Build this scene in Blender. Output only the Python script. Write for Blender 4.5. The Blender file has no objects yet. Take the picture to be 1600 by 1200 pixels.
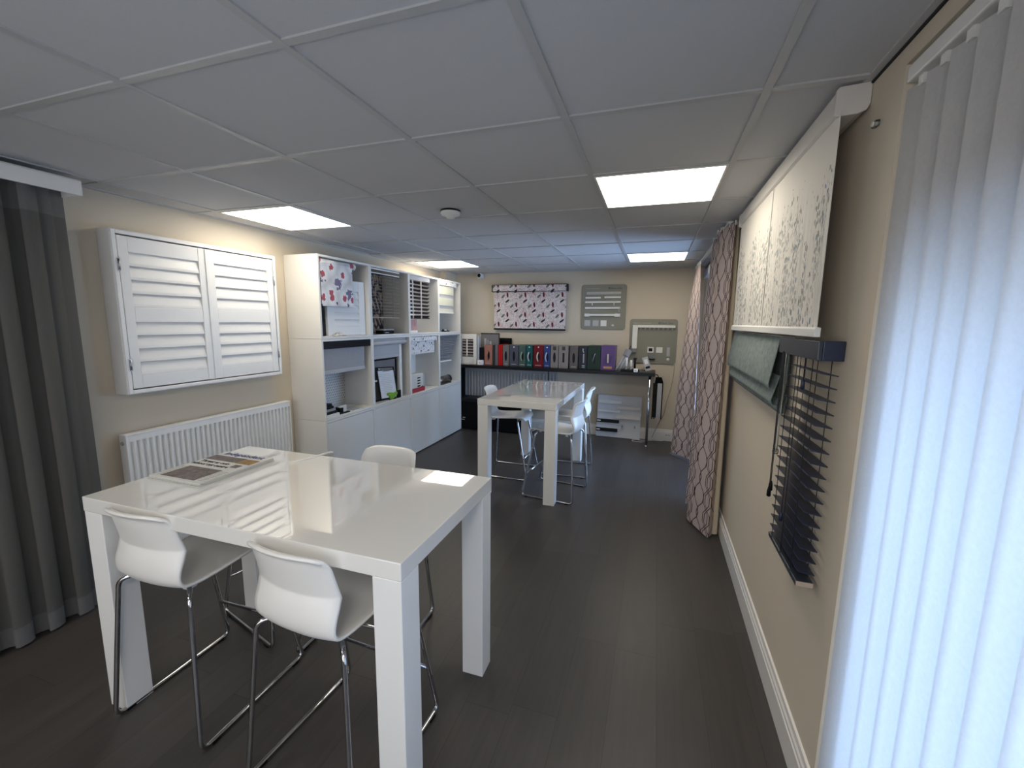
import bpy, bmesh, math, random
from mathutils import Vector, Matrix
random.seed(7)
C = bpy.context.scene.collection
PI = math.pi
# ------------------------------------------------------------------ room numbers (metres)
H = 2.226                 # ceiling height
XR, XL, YB, YF = .271, -3.19, 4.947, -2.6
CAM = (-.272, -.937, 1.540)
TT = .878                 # table top height

# ------------------------------------------------------------------ node helpers
class S:
    """a socket in a node tree with arithmetic"""
    def __init__(s, nt, v): s.nt, s.v = nt, v
    def _m(s, op, *a):
        n = s.nt.nodes.new('ShaderNodeMath'); n.operation = op
        for i, x in enumerate((s,) + a):
            x = x.v if isinstance(x, S) else x
            if isinstance(x, (int, float)): n.inputs[i].default_value = x
            else: s.nt.links.new(x, n.inputs[i])
        return S(s.nt, n.outputs[0])
    def __add__(s, o): return s._m('ADD', o)
    def __sub__(s, o): return s._m('SUBTRACT', o)
    def __mul__(s, o): return s._m('MULTIPLY', o)
    def __truediv__(s, o): return s._m('DIVIDE', o)
    def fract(s): return s._m('FRACT')
    def floor(s): return s._m('FLOOR')
    def abs(s): return s._m('ABSOLUTE')
    def sin(s): return s._m('SINE')
    def lt(s, o): return s._m('LESS_THAN', o)
    def gt(s, o): return s._m('GREATER_THAN', o)
    def mx(s, o): return s._m('MAXIMUM', o)
    def mn(s, o): return s._m('MINIMUM', o)
    def pw(s, o): return s._m('POWER', o)
    def clamp(s):
        r = s._m('ADD', 0.0); r.v.node.use_clamp = True; return r

class MatB:
    def __init__(s, name, rough=.5, color=(.8, .8, .8), **kw):
        s.m = bpy.data.materials.new(name); s.m.use_nodes = True
        s.nt = s.m.node_tree; s.b = s.nt.nodes['Principled BSDF']
        s.b.inputs['Base Color'].default_value = (*color, 1)
        s.b.inputs['Roughness'].default_value = rough
        for k, v in kw.items(): s.b.inputs[k.replace('_', ' ')].default_value = v
    def node(s, t): return s.nt.nodes.new('ShaderNode' + t)
    def link(s, a, b): s.nt.links.new(a.v if isinstance(a, S) else a, b)
    def coords(s, kind='Object'):
        n = s.node('TexCoord'); sp = s.node('SeparateXYZ')
        s.link(n.outputs[kind], sp.inputs[0]); s.vec = n.outputs[kind]
        return [S(s.nt, sp.outputs[i]) for i in range(3)]
    def comb(s, x, y, z=0.0):
        n = s.node('CombineXYZ')
        for i, q in enumerate((x, y, z)):
            if isinstance(q, S): s.link(q, n.inputs[i])
            else: n.inputs[i].default_value = q
        return n.outputs[0]
    def noise(s, vec, scale=5, detail=2, rough=.5, dist=0):
        n = s.node('TexNoise'); s.link(vec, n.inputs['Vector'])
        n.inputs['Scale'].default_value = scale; n.inputs['Detail'].default_value = detail
        n.inputs['Roughness'].default_value = rough; n.inputs['Distortion'].default_value = dist
        return S(s.nt, n.outputs[0])
    def voro(s, vec, scale=5, rnd=1.0):
        n = s.node('TexVoronoi'); s.link(vec, n.inputs['Vector']); n.inputs['Scale'].default_value = scale
        n.inputs['Randomness'].default_value = rnd; n.voronoi_dimensions = '2D'
        sp = s.node('SeparateColor'); s.link(n.outputs['Color'], sp.inputs[0])
        return S(s.nt, n.outputs['Distance']), S(s.nt, sp.outputs[0]), S(s.nt, sp.outputs[1])
    def mix(s, fac, a, b):
        n = s.node('Mix'); n.data_type = 'RGBA'
        if isinstance(fac, S): s.link(fac, n.inputs[0])
        else: n.inputs[0].default_value = fac
        for i, q in ((6, a), (7, b)):
            if isinstance(q, (tuple, list)): n.inputs[i].default_value = (*q, 1)
            else: s.link(q, n.inputs[i])
        return n.outputs[2]
    def color(s, out): s.link(out, s.b.inputs['Base Color']); return s
    def bump(s, h, strength=.2, dist=.002):
        n = s.node('Bump'); s.link(h, n.inputs['Height'])
        n.inputs['Strength'].default_value = strength; n.inputs['Distance'].default_value = dist
        s.link(n.outputs[0], s.b.inputs['Normal']); return s

def plain(name, color, rough=.5, var=.06, scale=30, **kw):
    q = MatB(name, rough, color, **kw); q.coords()
    n = q.noise(q.vec, scale, 2)
    a = tuple(max(0, c * (1 - var)) for c in color); b = tuple(min(1, c * (1 + var)) for c in color)
    q.color(q.mix(n, a, b)); return q.m

# ------------------------------------------------------------------ materials
M = {}
def wallmat():
    q = MatB('cream_paint', .85); q.coords()
    n = q.noise(q.vec, 3, 3); q.color(q.mix(n, (.575, .505, .405), (.61, .54, .435)))
    q.bump(q.noise(q.vec, 350, 2), .08, .001); return q.m
M['wall'] = wallmat()
def tilemat():
    q = MatB('ceiling_tile_fibre', .95); q.coords()
    n = q.noise(q.vec, 260, 3, .7); q.color(q.mix(n, (.51, .51, .52), (.58, .58, .595)))
    q.bump(n, .25, .001); return q.m
M['tile'] = tilemat()
def floormat():
    q = MatB('dark_wood_vinyl', .42); x, y, z = q.coords()
    px = x / .185; row = px.floor()
    off = (row * 12.9898).sin() * 43.75
    py = y / 1.25 + off.fract()
    cell = (row * 7.13 + py.floor() * 3.71).sin() * 91.7
    tone = cell.fract()
    g1 = q.noise(q.comb(x * 60 + tone * 40, y * 2.4), 1.0, 5, .65, .6)
    g2 = q.noise(q.comb(x * 9 + tone * 70, y * 1.1), 1.0, 3, .6, 1.5)
    c = q.mix(g1, (.017, .0152, .0148), (.078, .068, .064))
    c2 = q.mix((g2 * .8 + tone * .5).clamp(), (.018, .0155, .015), (.068, .060, .056))
    c3 = q.mix(.5, c, c2)
    seam = px.fract().lt(.012).mx(py.fract().lt(.0022))
    q.color(q.mix(seam * .55, c3, (.006, .005, .005)))
    q.link(g1 * .22 + .30, q.b.inputs['Roughness'])
    q.bump(g1, .12, .001); return q.m
M['floor'] = floormat()
M['tee'] = plain('ceiling_grid_enamel', (.47, .47, .47), .45, .03)
M['trimwhite'] = plain('white_gloss_trim', (.74, .72, .69), .35, .02)
M['gap'] = plain('shadow_gap_dark', (.02, .02, .02), .9)
M['tabletop'] = plain('white_high_gloss', (.80, .785, .755), .03, .006, 4, Coat_Weight=1.0, Coat_Roughness=.015)
M['tableleg'] = plain('white_gloss_lacquer', (.80, .795, .78), .2, .01, 4)
M['shell'] = plain('white_moulded_plastic', (.78, .765, .74), .28, .012, 12)
M['chrome'] = plain('polished_chrome', (.52, .52, .54), .05, .02, 40, Metallic=1.0)
M['steel'] = plain('brushed_steel', (.45, .45, .46), .3, .05, 60, Metallic=1.0)
M['cab'] = plain('white_melamine', (.72, .70, .665), .45, .012, 6)
M['door'] = plain('white_cabinet_front', (.70, .695, .68), .35, .012, 6)
M['louvre'] = plain('white_painted_timber', (.77, .76, .745), .4, .015, 20)
M['rad'] = plain('white_radiator_enamel', (.75, .75, .74), .3, .01, 10)
M['radgrey'] = plain('grey_radiator_enamel', (.40, .40, .40), .35, .02, 10)
M['black'] = plain('black_satin', (.006, .006, .007), .4, .1, 30, Specular_IOR_Level=.18)
M['blackmatt'] = plain('black_matt_fabric', (.004, .004, .0045), .85, .2, 90, Specular_IOR_Level=.1)
M['counter'] = plain('black_laminate_worktop', (.007, .007, .008), .30, .15, 20, Specular_IOR_Level=.3)
M['white'] = plain('white_plastic', (.75, .74, .72), .4, .02)
M['valance'] = plain('white_aluminium_cassette', (.66, .63, .59), .4, .02)
M['grey'] = plain('grey_plastic', (.28, .28, .29), .45, .05)
M['cassette'] = plain('silver_grey_aluminium', (.42, .42, .44), .4, .03)
M['navy'] = plain('navy_stained_timber', (.014, .020, .050), .35, .25, 25)
M['navyface'] = plain('navy_lacquer_face', (.030, .036, .052), .3, .1, 25)
M['rawwood'] = plain('cut_timber_end', (.45, .36, .29), .7, .1, 60)
M['cord'] = plain('black_cord', (.012, .012, .016), .8)
M['bead'] = plain('steel_bead_chain', (.35, .34, .32), .35, .1, 200, Metallic=1.0)
M['board'] = plain('sage_grey_display_board', (.235, .228, .185), .55, .03, 20)
M['paletext'] = plain('pale_lettering', (.38, .37, .33), .6)
M['darktext'] = plain('dark_lettering', (.04, .04, .04), .6)
M['lining'] = plain('cream_curtain_lining', (.58, .51, .39), .85, .05, 60)
M['paper'] = plain('white_paper', (.62, .60, .56), .7, .05, 60)
M['newsprint'] = plain('newsprint', (.66, .655, .63), .75, .05, 120)
M['ink'] = plain('black_ink', (.03, .03, .035), .8)
M['blueink'] = plain('blue_ink', (.05, .06, .22), .8)
M['lime'] = plain('lime_green_plastic', (.20, .42, .03), .5)
M['redcard'] = plain('red_card', (.35, .03, .05), .6)
M['clear'] = None
def glassmat(name, tint=(.95, .98, 1), refl=.06):
    m = bpy.data.materials.new(name); m.use_nodes = True; nt = m.node_tree; nt.nodes.clear()
    o = nt.nodes.new('ShaderNodeOutputMaterial'); mx = nt.nodes.new('ShaderNodeMixShader')
    t = nt.nodes.new('ShaderNodeBsdfTransparent'); g = nt.nodes.new('ShaderNodeBsdfGlossy')
    f = nt.nodes.new('ShaderNodeFresnel'); f.inputs['IOR'].default_value = 1.35
    t.inputs[0].default_value = (*tint, 1); g.inputs['Roughness'].default_value = .02
    nt.links.new(f.outputs[0], mx.inputs[0]); nt.links.new(t.outputs[0], mx.inputs[1]); nt.links.new(g.outputs[0], mx.inputs[2])
    nt.links.new(mx.outputs[0], o.inputs[0]); return m
M['glass'] = glassmat('window_glass')
M['clear'] = glassmat('clear_acrylic', (.8, .82, .82))
def emis(name, col, st):
    m = bpy.data.materials.new(name); m.use_nodes = True; nt = m.node_tree; nt.nodes.clear()
    o = nt.nodes.new('ShaderNodeOutputMaterial'); e = nt.nodes.new('ShaderNodeEmission')
    tc = nt.nodes.new('ShaderNodeTexCoord'); g = nt.nodes.new('ShaderNodeTexNoise'); nt.links.new(tc.outputs['Object'], g.inputs[0])
    mr = nt.nodes.new('ShaderNodeMapRange'); mr.inputs[3].default_value = st * .97; mr.inputs[4].default_value = st * 1.03
    nt.links.new(g.outputs[0], mr.inputs[0]); nt.links.new(mr.outputs[0], e.inputs[1])
    e.inputs[0].default_value = (*col, 1); nt.links.new(e.outputs[0], o.inputs[0]); return m
M['panel'] = emis('lit_panel_diffuser', (1, .925, .78), 8.4)
def translucent(name, col, fac=.5, weave=True, bs=180):
    q = MatB(name, .85, col); x, y, z = q.coords()
    n = q.noise(q.comb(x * 60, y * 60 + z * 9, z * 60 - y * 25), 1.6, 3, .6)
    c = q.mix(n, tuple(k * .93 for k in col), tuple(min(1, k * 1.05) for k in col)); q.color(c)
    t = q.node('BsdfTranslucent'); q.link(c, t.inputs[0]); mx = q.node('MixShader'); mx.inputs[0].default_value = fac
    q.link(q.b.outputs[0], mx.inputs[1]); q.link(t.outputs[0], mx.inputs[2])
    q.bump(n, .35, .002); q.link(q.b.inputs['Normal'].links[0].from_socket, t.inputs['Normal'])
    q.link(mx.outputs[0], q.nt.nodes['Material Output'].inputs[0]); return q.m
M['vane'] = translucent('translucent_blind_fabric', (.80, .785, .78), .5)
M['sheer'] = translucent('grey_sheer_curtain', (.112, .108, .102), .22)
M['sheerhem'] = translucent('grey_sheer_curtain_doubled', (.145, .142, .140), .12)
def trellis():
    q = MatB('trellis_curtain_fabric', .8); u, v, w = q.coords('UV')
    P, Q = .275, .245
    t = ((v / P).fract() - .5).abs() * 2
    sq = ((t - .22) * 1.75).clamp()
    stp = t * .55 + ((t * 2.6 - .8).clamp()) * .45
    def line(f, off, wd):
        a = (((u - f - off) / Q).fract() - .5).abs() * Q
        b = (((u + f - off) / Q).fract() - .5).abs() * Q
        return a.mn(b).lt(wd)
    ln = line(sq * .070 - .020, 0, .0046).mx(line(sq * .070 - .042, 0, .0046)).mx(line(stp * .085 - .012, Q / 2, .006))
    n = q.noise(q.comb(u * 300, v * 300), 1, 2)
    base = q.mix(n, (.41, .335, .315), (.51, .425, .40))
    q.color(q.mix(ln, base, (.055, .030, .036))); q.bump(n, .2, .001); return q.m
M['trellis'] = trellis()
def floral():
    q = MatB('poppy_print_fabric', .8); x, y, z = q.coords()
    wob = q.noise(q.vec, 22, 2)
    vec = q.comb(y + wob * .03, z * .9 + wob * .03)
    d, r, g = q.voro(vec, 8.2)
    wn = q.noise(q.vec, 40, 2)
    base = q.mix(wn, (.66, .655, .66), (.80, .80, .80))
    petal = q.mix((d * 1.5 - .35).clamp(), base, (.40, .40, .43))
    red = (d + wn * .30).lt(.34) * r.gt(.34)
    pur = (d + wn * .8).lt(.72) * r.lt(.30)
    c = q.mix(red, petal, (.40, .085, .11)); c = q.mix(pur * .9, c, (.12, .09, .2))
    d2, r2, g2 = q.voro(vec, 15)
    c = q.mix((d2 + wn * .3).lt(.33) * r2.gt(.72) * d.gt(.42), c, (.14, .08, .15))
    q.color(c); return q.m
M['floral'] = floral()
def leafy():
    q = MatB('brown_leaf_print', .75); x, y, z = q.coords()
    w = q.noise(q.vec, 9, 2)
    d, r, g = q.voro(q.comb(y * 1.5 + w * .12 + z * .45, z * .75 - w * .1), 17)
    tan = q.mix(r, (.42, .28, .19), (.24, .14, .09))
    c = q.mix((d - .33 + w * .1).gt(.16), tan, (.012, .010, .010)); c = q.mix(r.lt(.33), c, (.015, .012, .012))
    q.color(q.mix(g.gt(.8) * d.lt(.3), c, (.42, .33, .25))); return q.m
M['leafy'] = leafy()
def sprig():
    q = MatB('feather_sprig_fabric', .8); x, y, z = q.coords()
    P, Q = .263, .272
    def motif(cx, cz, ax, az, ang, ox=0.0, oz=0.0):
        u = (((x - ox - cx) / P).fract() - .5) * P; v = (((z - oz - cz) / Q).fract() - .5) * Q
        ca, sa = math.cos(ang), math.sin(ang)
        a = (u * ca + v * sa) / ax; b = (v * ca - u * sa) / az
        return (a * a + b * b).lt(1.0)
    def both(*a):
        return motif(*a).mx(motif(*a, P / 2, Q / 2))
    n = q.noise(q.vec, 26, 3, .6, 1.2)
    vine = (n - .5).abs().lt(.020); n2 = q.noise(q.vec, 17, 2, .5, 2.0); vine2 = (n2 - .5).abs().lt(.018)
    c = q.mix(vine, (.70, .66, .655), (.28, .25, .25)); c = q.mix(vine2, c, (.48, .22, .24))
    c = q.mix(both(.075, .085, .0145, .036, .12), c, (.11, .008, .016))
    c = q.mix(both(.072, .000, .0125, .036, -.95), c, (.018, .012, .016))
    c = q.mix(both(.008, .065, .014, .034, -.8), c, (.13, .145, .13))
    q.color(c); return q.m
M['sprig'] = sprig()
def stems(z0, z1):
    q = MatB('meadow_print_fabric', .8); x, y, z = q.coords()
    hgt = (z - z0) / (z1 - z0)
    crest = q.noise(q.comb(y * 3.1 + .4, 0.0, 3.3), 1, 3, .6) * .95 + .30
    dens = ((crest - hgt) * 5 + .1).clamp()
    st = q.noise(q.comb(y * 70, z * 2.0), 1, 2, .5); stem = (st - .5).abs().lt(.03) * dens
    d, r, g = q.voro(q.comb(y * 1.7, z), 34)
    w = q.noise(q.vec, 110, 3)
    clump = q.noise(q.comb(y * 10, z * 2.2), 1, 2)
    prob = dens * ((clump - .40) * 5).clamp() * .95
    spot = (d + w * .55).lt(.64) * r.lt(prob)
    d2, r2, g2 = q.voro(q.comb(y * 2.2, z * .8), 60)
    fine = (d2 + w * .3).lt(.42) * r2.lt(prob * .6)
    c = q.mix(stem * .5, (.72, .685, .63), (.38, .375, .36))
    sc = q.mix(g, (.10, .11, .11), (.42, .42, .40)); sc = q.mix(g.lt(.12), sc, (.14, .21, .29))
    c = q.mix(fine * .8, c, (.22, .22, .21)); q.color(q.mix(spot * .9, c, sc)); return q.m
M['meadow'] = stems(1.53 - 2.14, .0)
def teal():
    q = MatB('teal_chenille_fabric', .9); x, y, z = q.coords()
    n = q.noise(q.comb(y * 75, z * 40, x * 40), 1, 4, .7); n2 = q.noise(q.vec, 16, 3)
    q.color(q.mix((n * 1.5 - .45 + n2 * .3).clamp(), (.085, .115, .112), (.33, .385, .365))); q.bump(n, .3, .002); return q.m
M['teal'] = teal()
def dashes():
    q = MatB('small_dash_print', .8); x, y, z = q.coords()
    u = y / .032; r = (z / .024).floor(); uu = (u + r * .37).fract() - .5; vv = (z / .024).fract() - .5
    a = uu * .8 + vv * .6; b = vv * .8 - uu * .6
    q.color(q.mix((a * a * 5 + b * b * 60).lt(1), (.60, .60, .60), (.20, .20, .22))); return q.m
M['dashes'] = dashes()
def dotty():
    q = MatB('white_blossom_print', .8); x, y, z = q.coords()
    d, r, g = q.voro(q.comb(y, z), 36); d2, r2, g2 = q.voro(q.comb(y, z), 11)
    c = q.mix(d.lt(.28) * r.gt(.45), (.70, .69, .69), (.40, .33, .34))
    q.color(q.mix(d2.lt(.13), c, (.06, .05, .06))); return q.m
M['dotty'] = dotty()
def greytex(name, a, b, sc=90):
    q = MatB(name, .85); q.coords(); n = q.noise(q.vec, sc, 3, .6); q.color(q.mix(n, a, b)); return q.m
M['greyroll'] = greytex('grey_blackout_fabric', (.27, .275, .30), (.36, .365, .39))
M['marble'] = greytex('grey_marble_fabric', (.07, .08, .09), (.24, .25, .27), 14)
M['greyboard'] = greytex('grey_photo_board', (.14, .135, .14), (.22, .21, .22), 6)
M['sampleboard'] = greytex('pale_sample_board', (.56, .57, .60), (.68, .69, .72), 7)
M['pinkprint'] = greytex('pink_print_card', (.40, .14, .12), (.72, .50, .46), 45)
M['citrus'] = greytex('yellow_leaf_print', (.66, .65, .60), (.66, .63, .40), 22)
M['photo'] = greytex('printed_photo_dark', (.03, .03, .03), (.34, .28, .27), 45)
M['photo2'] = greytex('printed_photo_mixed', (.05, .05, .06), (.30, .24, .22), 55)
M['photo3'] = greytex('printed_photo_warm', (.16, .06, .05), (.48, .33, .10), 50)
M['brownslat'] = plain('dark_brown_slat', (.035, .022, .018), .4, .2, 40)
M['tape'] = plain('pale_ladder_tape', (.55, .47, .44), .8)
M['pinkslat'] = plain('blush_slat_edge', (.50, .38, .34), .5)
M['goldslat'] = plain('bronze_slat_edge', (.30, .26, .20), .4)
M['tube'] = plain('bronze_roll_film', (.16, .14, .115), .25, .1, 10, Metallic=.6)
def bookmat(name, col, r=.4): return plain(name, tuple(c * .68 for c in col), r, .08, 40, Specular_IOR_Level=.3)

# ------------------------------------------------------------------ mesh builder
class MB:
    def __init__(s): s.v, s.f, s.sm, s.mi, s.uv = [], [], [], [], {}
    def add(s, vs, fs, smooth=False, mi=0):
        o = len(s.v); s.v += [tuple(q) for q in vs]
        for f in fs: s.f.append([i + o for i in f]); s.sm.append(smooth); s.mi.append(mi)
        return s
    def box(s, x0, x1, y0, y1, z0, z1, mi=0):
        v = [(x, y, z) for x in (x0, x1) for y in (y0, y1) for z in (z0, z1)]
        return s.add(v, [(0, 1, 3, 2), (4, 6, 7, 5), (0, 4, 5, 1), (2, 3, 7, 6), (0, 2, 6, 4), (1, 5, 7, 3)], False, mi)
    def obox(s, c, ax, ay, az, hx, hy, hz, mi=0):
        c, ax, ay, az = map(Vector, (c, ax, ay, az))
        v = [c + ax * (i * hx) + ay * (j * hy) + az * (k * hz) for i in (-1, 1) for j in (-1, 1) for k in (-1, 1)]
        return s.add(v, [(0, 1, 3, 2), (4, 6, 7, 5), (0, 4, 5, 1), (2, 3, 7, 6), (0, 2, 6, 4), (1, 5, 7, 3)], False, mi)
    def prism(s, poly, d, mi=0, smooth=False):
        """poly: list of 3-D points (planar), extruded by vector d"""
        n = len(poly); d = Vector(d); a = [Vector(q) for q in poly]; b = [q + d for q in a]
        fs = [list(range(n))[::-1], list(range(n, 2 * n))]
        s.add(a + b, fs, False, mi); o = len(s.v) - 2 * n
        for i in range(n):
            j = (i + 1) % n; s.f.append([o + i, o + j, o + n + j, o + n + i]); s.sm.append(smooth); s.mi.append(mi)
        return s
    def cyl(s, p0, p1, r, n=16, r1=None, caps=True, mi=0):
        p0, p1 = Vector(p0), Vector(p1); r1 = r if r1 is None else r1
        z = (p1 - p0).normalized(); x = z.orthogonal().normalized(); y = z.cross(x)
        vs = [p0 + (x * math.cos(2 * PI * i / n) + y * math.sin(2 * PI * i / n)) * r for i in range(n)] + \
             [p1 + (x * math.cos(2 * PI * i / n) + y * math.sin(2 * PI * i / n)) * r1 for i in range(n)]
        s.add(vs, [(i, (i + 1) % n, n + (i + 1) % n, n + i) for i in range(n)], True, mi)
        if caps:
            o = len(s.v) - 2 * n
            s.f.append([o + i for i in range(n)][::-1]); s.sm.append(False); s.mi.append(mi)
            s.f.append([o + n + i for i in range(n)]); s.sm.append(False); s.mi.append(mi)
        return s
    def lathe(s, c, prof, n=24, axis='z', mi=0):
        """prof: list of (r, h)"""
        c = Vector(c); vs = []
        for r, h in prof:
            for i in range(n):
                a = 2 * PI * i / n; u, w = r * math.cos(a), r * math.sin(a)
                vs.append(c + Vector({'z': (u, w, h), 'y': (u, h, w), 'x': (h, u, w)}[axis]))
        fs = [(k * n + i, k * n + (i + 1) % n, (k + 1) * n + (i + 1) % n, (k + 1) * n + i) for k in range(len(prof) - 1) for i in range(n)]
        return s.add(vs, fs, True, mi)
    def tube(s, pts, r, fillet=.0, n=10, seg=6, mi=0):
        pts = [Vector(p) for p in pts]; path = [pts[0]]
        for i in range(1, len(pts) - 1):
            a, b, c = pts[i - 1], pts[i], pts[i + 1]
            u, w = (a - b), (c - b); L = min(fillet, u.length * .48, w.length * .48)
            if L < 1e-5: path.append(b); continue
            p, q = b + u.normalized() * L, b + w.normalized() * L
            for k in range(seg + 1):
                t = k / seg; path.append(p * (1 - t) ** 2 + b * 2 * t * (1 - t) + q * t * t)
        path.append(pts[-1])
        T = [(path[min(i + 1, len(path) - 1)] - path[max(i - 1, 0)]).normalized() for i in range(len(path))]
        x = T[0].orthogonal().normalized(); vs = []
        for p, t in zip(path, T):
            x = (x - t * x.dot(t)).normalized(); y = t.cross(x)
            vs += [p + (x * math.cos(2 * PI * i / n) + y * math.sin(2 * PI * i / n)) * r for i in range(n)]
        m = len(path)
        fs = [(k * n + i, k * n + (i + 1) % n, (k + 1) * n + (i + 1) % n, (k + 1) * n + i) for k in range(m - 1) for i in range(n)]
        s.add(vs, fs, True, mi); o = len(s.v) - m * n
        s.f.append([o + i for i in range(n)][::-1]); s.sm.append(False); s.mi.append(mi)
        s.f.append([o + (m - 1) * n + i for i in range(n)]); s.sm.append(False); s.mi.append(mi)
        return s
    def grid(s, P, smooth=True, uv=None, mi=0):
        """P[i][j] points -> single sheet"""
        a, b = len(P), len(P[0]); o = len(s.v); f0 = len(s.f)
        s.add([q for row in P for q in row], [(i * b + j, (i + 1) * b + j, (i + 1) * b + j + 1, i * b + j + 1) for i in range(a - 1) for j in range(b - 1)], smooth, mi)
        if uv:
            for i in range(a):
                for j in range(b): s.uv[o + i * b + j] = uv[i][j]
        return s
    def shell(s, P, th, mi=0):
        """thick sheet with rounded-off rim from a grid of points"""
        a, b = len(P), len(P[0]); P = [[Vector(q) for q in r] for r in P]; N = []
        for i in range(a):
            N.append([])
            for j in range(b):
                du = P[min(i + 1, a - 1)][j] - P[max(i - 1, 0)][j]; dv = P[i][min(j + 1, b - 1)] - P[i][max(j - 1, 0)]
                N[-1].append(du.cross(dv).normalized())
        A = [[P[i][j] + N[i][j] * th / 2 for j in range(b)] for i in range(a)]
        B = [[P[i][j] - N[i][j] * th / 2 for j in range(b)] for i in range(a)]
        o = len(s.v); s.grid(A, True, None, mi); o2 = len(s.v); s.grid(B, True, None, mi)
        ring = [(0, j) for j in range(b)] + [(i, b - 1) for i in range(1, a)] + [(a - 1, j) for j in range(b - 2, -1, -1)] + [(i, 0) for i in range(a - 2, 0, -1)]
        cen = sum((P[i][j] for i in range(a) for j in range(b)), Vector()) / (a * b)
        mids = []
        for (i, j) in ring:
            ii = 1 if i == 0 else (a - 2 if i == a - 1 else i); jj = 1 if j == 0 else (b - 2 if j == b - 1 else j)
            mids.append(P[i][j] + (P[i][j] - P[ii][jj]).normalized() * th * .45)
        om = len(s.v); s.v += [tuple(q) for q in mids]; n = len(ring)
        for k in range(n):
            i, j = ring[k]; i2, j2 = ring[(k + 1) % n]; k2 = (k + 1) % n
            s.f.append([o + i * b + j, o + i2 * b + j2, om + k2, om + k]); s.sm.append(True); s.mi.append(mi)
            s.f.append([om + k, om + k2, o2 + i2 * b + j2, o2 + i * b + j]); s.sm.append(True); s.mi.append(mi)
        return s
    def build(s, name, mat, parent=None, bevel=0, seg=2, fixn=True):
        off = Vector((0, 0, 0)); p = parent
        while p is not None: off = off + p.location; p = p.parent
        me = bpy.data.meshes.new(name)
        me.from_pydata([tuple(Vector(q) - off) for q in s.v], [], s.f)
        for m in (mat if isinstance(mat, (list, tuple)) else [mat]): me.materials.append(m)
        for p, sm, mi in zip(me.polygons, s.sm, s.mi): p.use_smooth = sm; p.material_index = mi
        if s.uv:
            l = me.uv_layers.new(name='UVMap')
            for lp in me.loops: l.data[lp.index].uv = s.uv.get(lp.vertex_index, (0, 0))
        if bevel or fixn:
            bm = bmesh.new(); bm.from_mesh(me)
            if fixn and not s.uv: bmesh.ops.recalc_face_normals(bm, faces=bm.faces)
            if bevel:
                ed = [e for e in bm.edges if len(e.link_faces) == 2 and e.calc_face_angle(0) > .6 and not (e.link_faces[0].smooth and e.link_faces[1].smooth)]
                bmesh.ops.bevel(bm, geom=ed, offset=bevel, segments=seg, profile=.5, affect='EDGES', clamp_overlap=True)
            bm.to_mesh(me); bm.free()
        me.update(); o = bpy.data.objects.new(name, me); C.objects.link(o)
        if parent is not None: o.parent = parent
        return o

def _each(self, name, mat, parent=None, bevel=0, seg=2):
    """one object for every separate piece"""
    n = len(self.v); r = list(range(n))
    def find(a):
        while r[a] != a: r[a] = r[r[a]]; a = r[a]
        return a
    for f in self.f:
        for q in f[1:]: r[find(q)] = find(f[0])
    g = {}
    for f, sm, mi in zip(self.f, self.sm, self.mi): g.setdefault(find(f[0]), []).append((f, sm, mi))
    out = []
    for fs in g.values():
        b = MB(); ids = {}
        for f, sm, mi in fs:
            for q in f:
                if q not in ids: ids[q] = len(b.v); b.v.append(self.v[q])
            b.f.append([ids[q] for q in f]); b.sm.append(sm); b.mi.append(mi)
        out.append(b.build(name, mat, parent, bevel, seg))
    return out
MB.each = _each
def thing(name, label, cat, loc=(0, 0, 0), group=None):
    o = bpy.data.objects.new(name, None); C.objects.link(o); o.location = loc
    o.empty_display_size = .05
    o['label'] = label; o['category'] = cat
    if group: o['group'] = group
    return o
def tag(o, label, cat, group=None):
    o['label'] = label; o['category'] = cat
    if group: o['group'] = group
    return o
def struct(o): o['kind'] = 'structure'; return o
def lab(o, l): o['label'] = l; return o
def dup(root, loc, rotz, label, group=None):
    r = root.copy(); C.objects.link(r); r.location = loc; r.rotation_euler = (0, 0, rotz); r['label'] = label
    if group: r['group'] = group
    for ch in list(root.children):
        c = ch.copy(); C.objects.link(c); c.parent = r
        for g in ch.children:
            d = g.copy(); C.objects.link(d); d.parent = c
    return r
def text(name, body, size, loc, xdir, ydir, mat, parent, align='LEFT', ext=.0003, bold=0.0):
    """flat lettering made into a mesh, standing in the plane spanned by xdir/ydir"""
    cu = bpy.data.curves.new(name, 'FONT'); cu.body = body; cu.size = size; cu.align_x = align; cu.extrude = ext; cu.resolution_u = 2; cu.offset = bold
    tmp = bpy.data.objects.new(name, cu); C.objects.link(tmp)
    dg = bpy.context.evaluated_depsgraph_get(); dg.update()
    me = bpy.data.meshes.new_from_object(tmp.evaluated_get(dg)); bpy.data.objects.remove(tmp); bpy.data.curves.remove(cu)
    X, Y = Vector(xdir).normalized(), Vector(ydir).normalized(); Z = X.cross(Y)
    off = Vector(loc); p = parent
    while p is not None: off = off - p.location; p = p.parent
    for v in me.vertices: v.co = off + X * v.co.x + Y * v.co.y + Z * v.co.z
    me.materials.clear(); me.materials.append(mat); me.name = name
    o = bpy.data.objects.new(name, me); C.objects.link(o); o.parent = parent; return o
def rrect(w, h, r, n=5):
    pts = []
    for cx, cy, a0 in ((w / 2 - r, h / 2 - r, 0), (-w / 2 + r, h / 2 - r, 90), (-w / 2 + r, -h / 2 + r, 180), (w / 2 - r, -h / 2 + r, 270)):
        for k in range(n + 1):
            a = math.radians(a0 + 90 * k / n); pts.append((cx + r * math.cos(a), cy + r * math.sin(a)))
    return pts
def frame_yz(mb, x0, x1, y0, y1, z0, z1, w):
    mb.box(x0, x1, y0, y0 + w, z0, z1); mb.box(x0, x1, y1 - w, y1, z0, z1)
    mb.box(x0, x1, y0 + w, y1 - w, z1 - w, z1); mb.box(x0, x1, y0 + w, y1 - w, z0, z0 + w)
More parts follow.
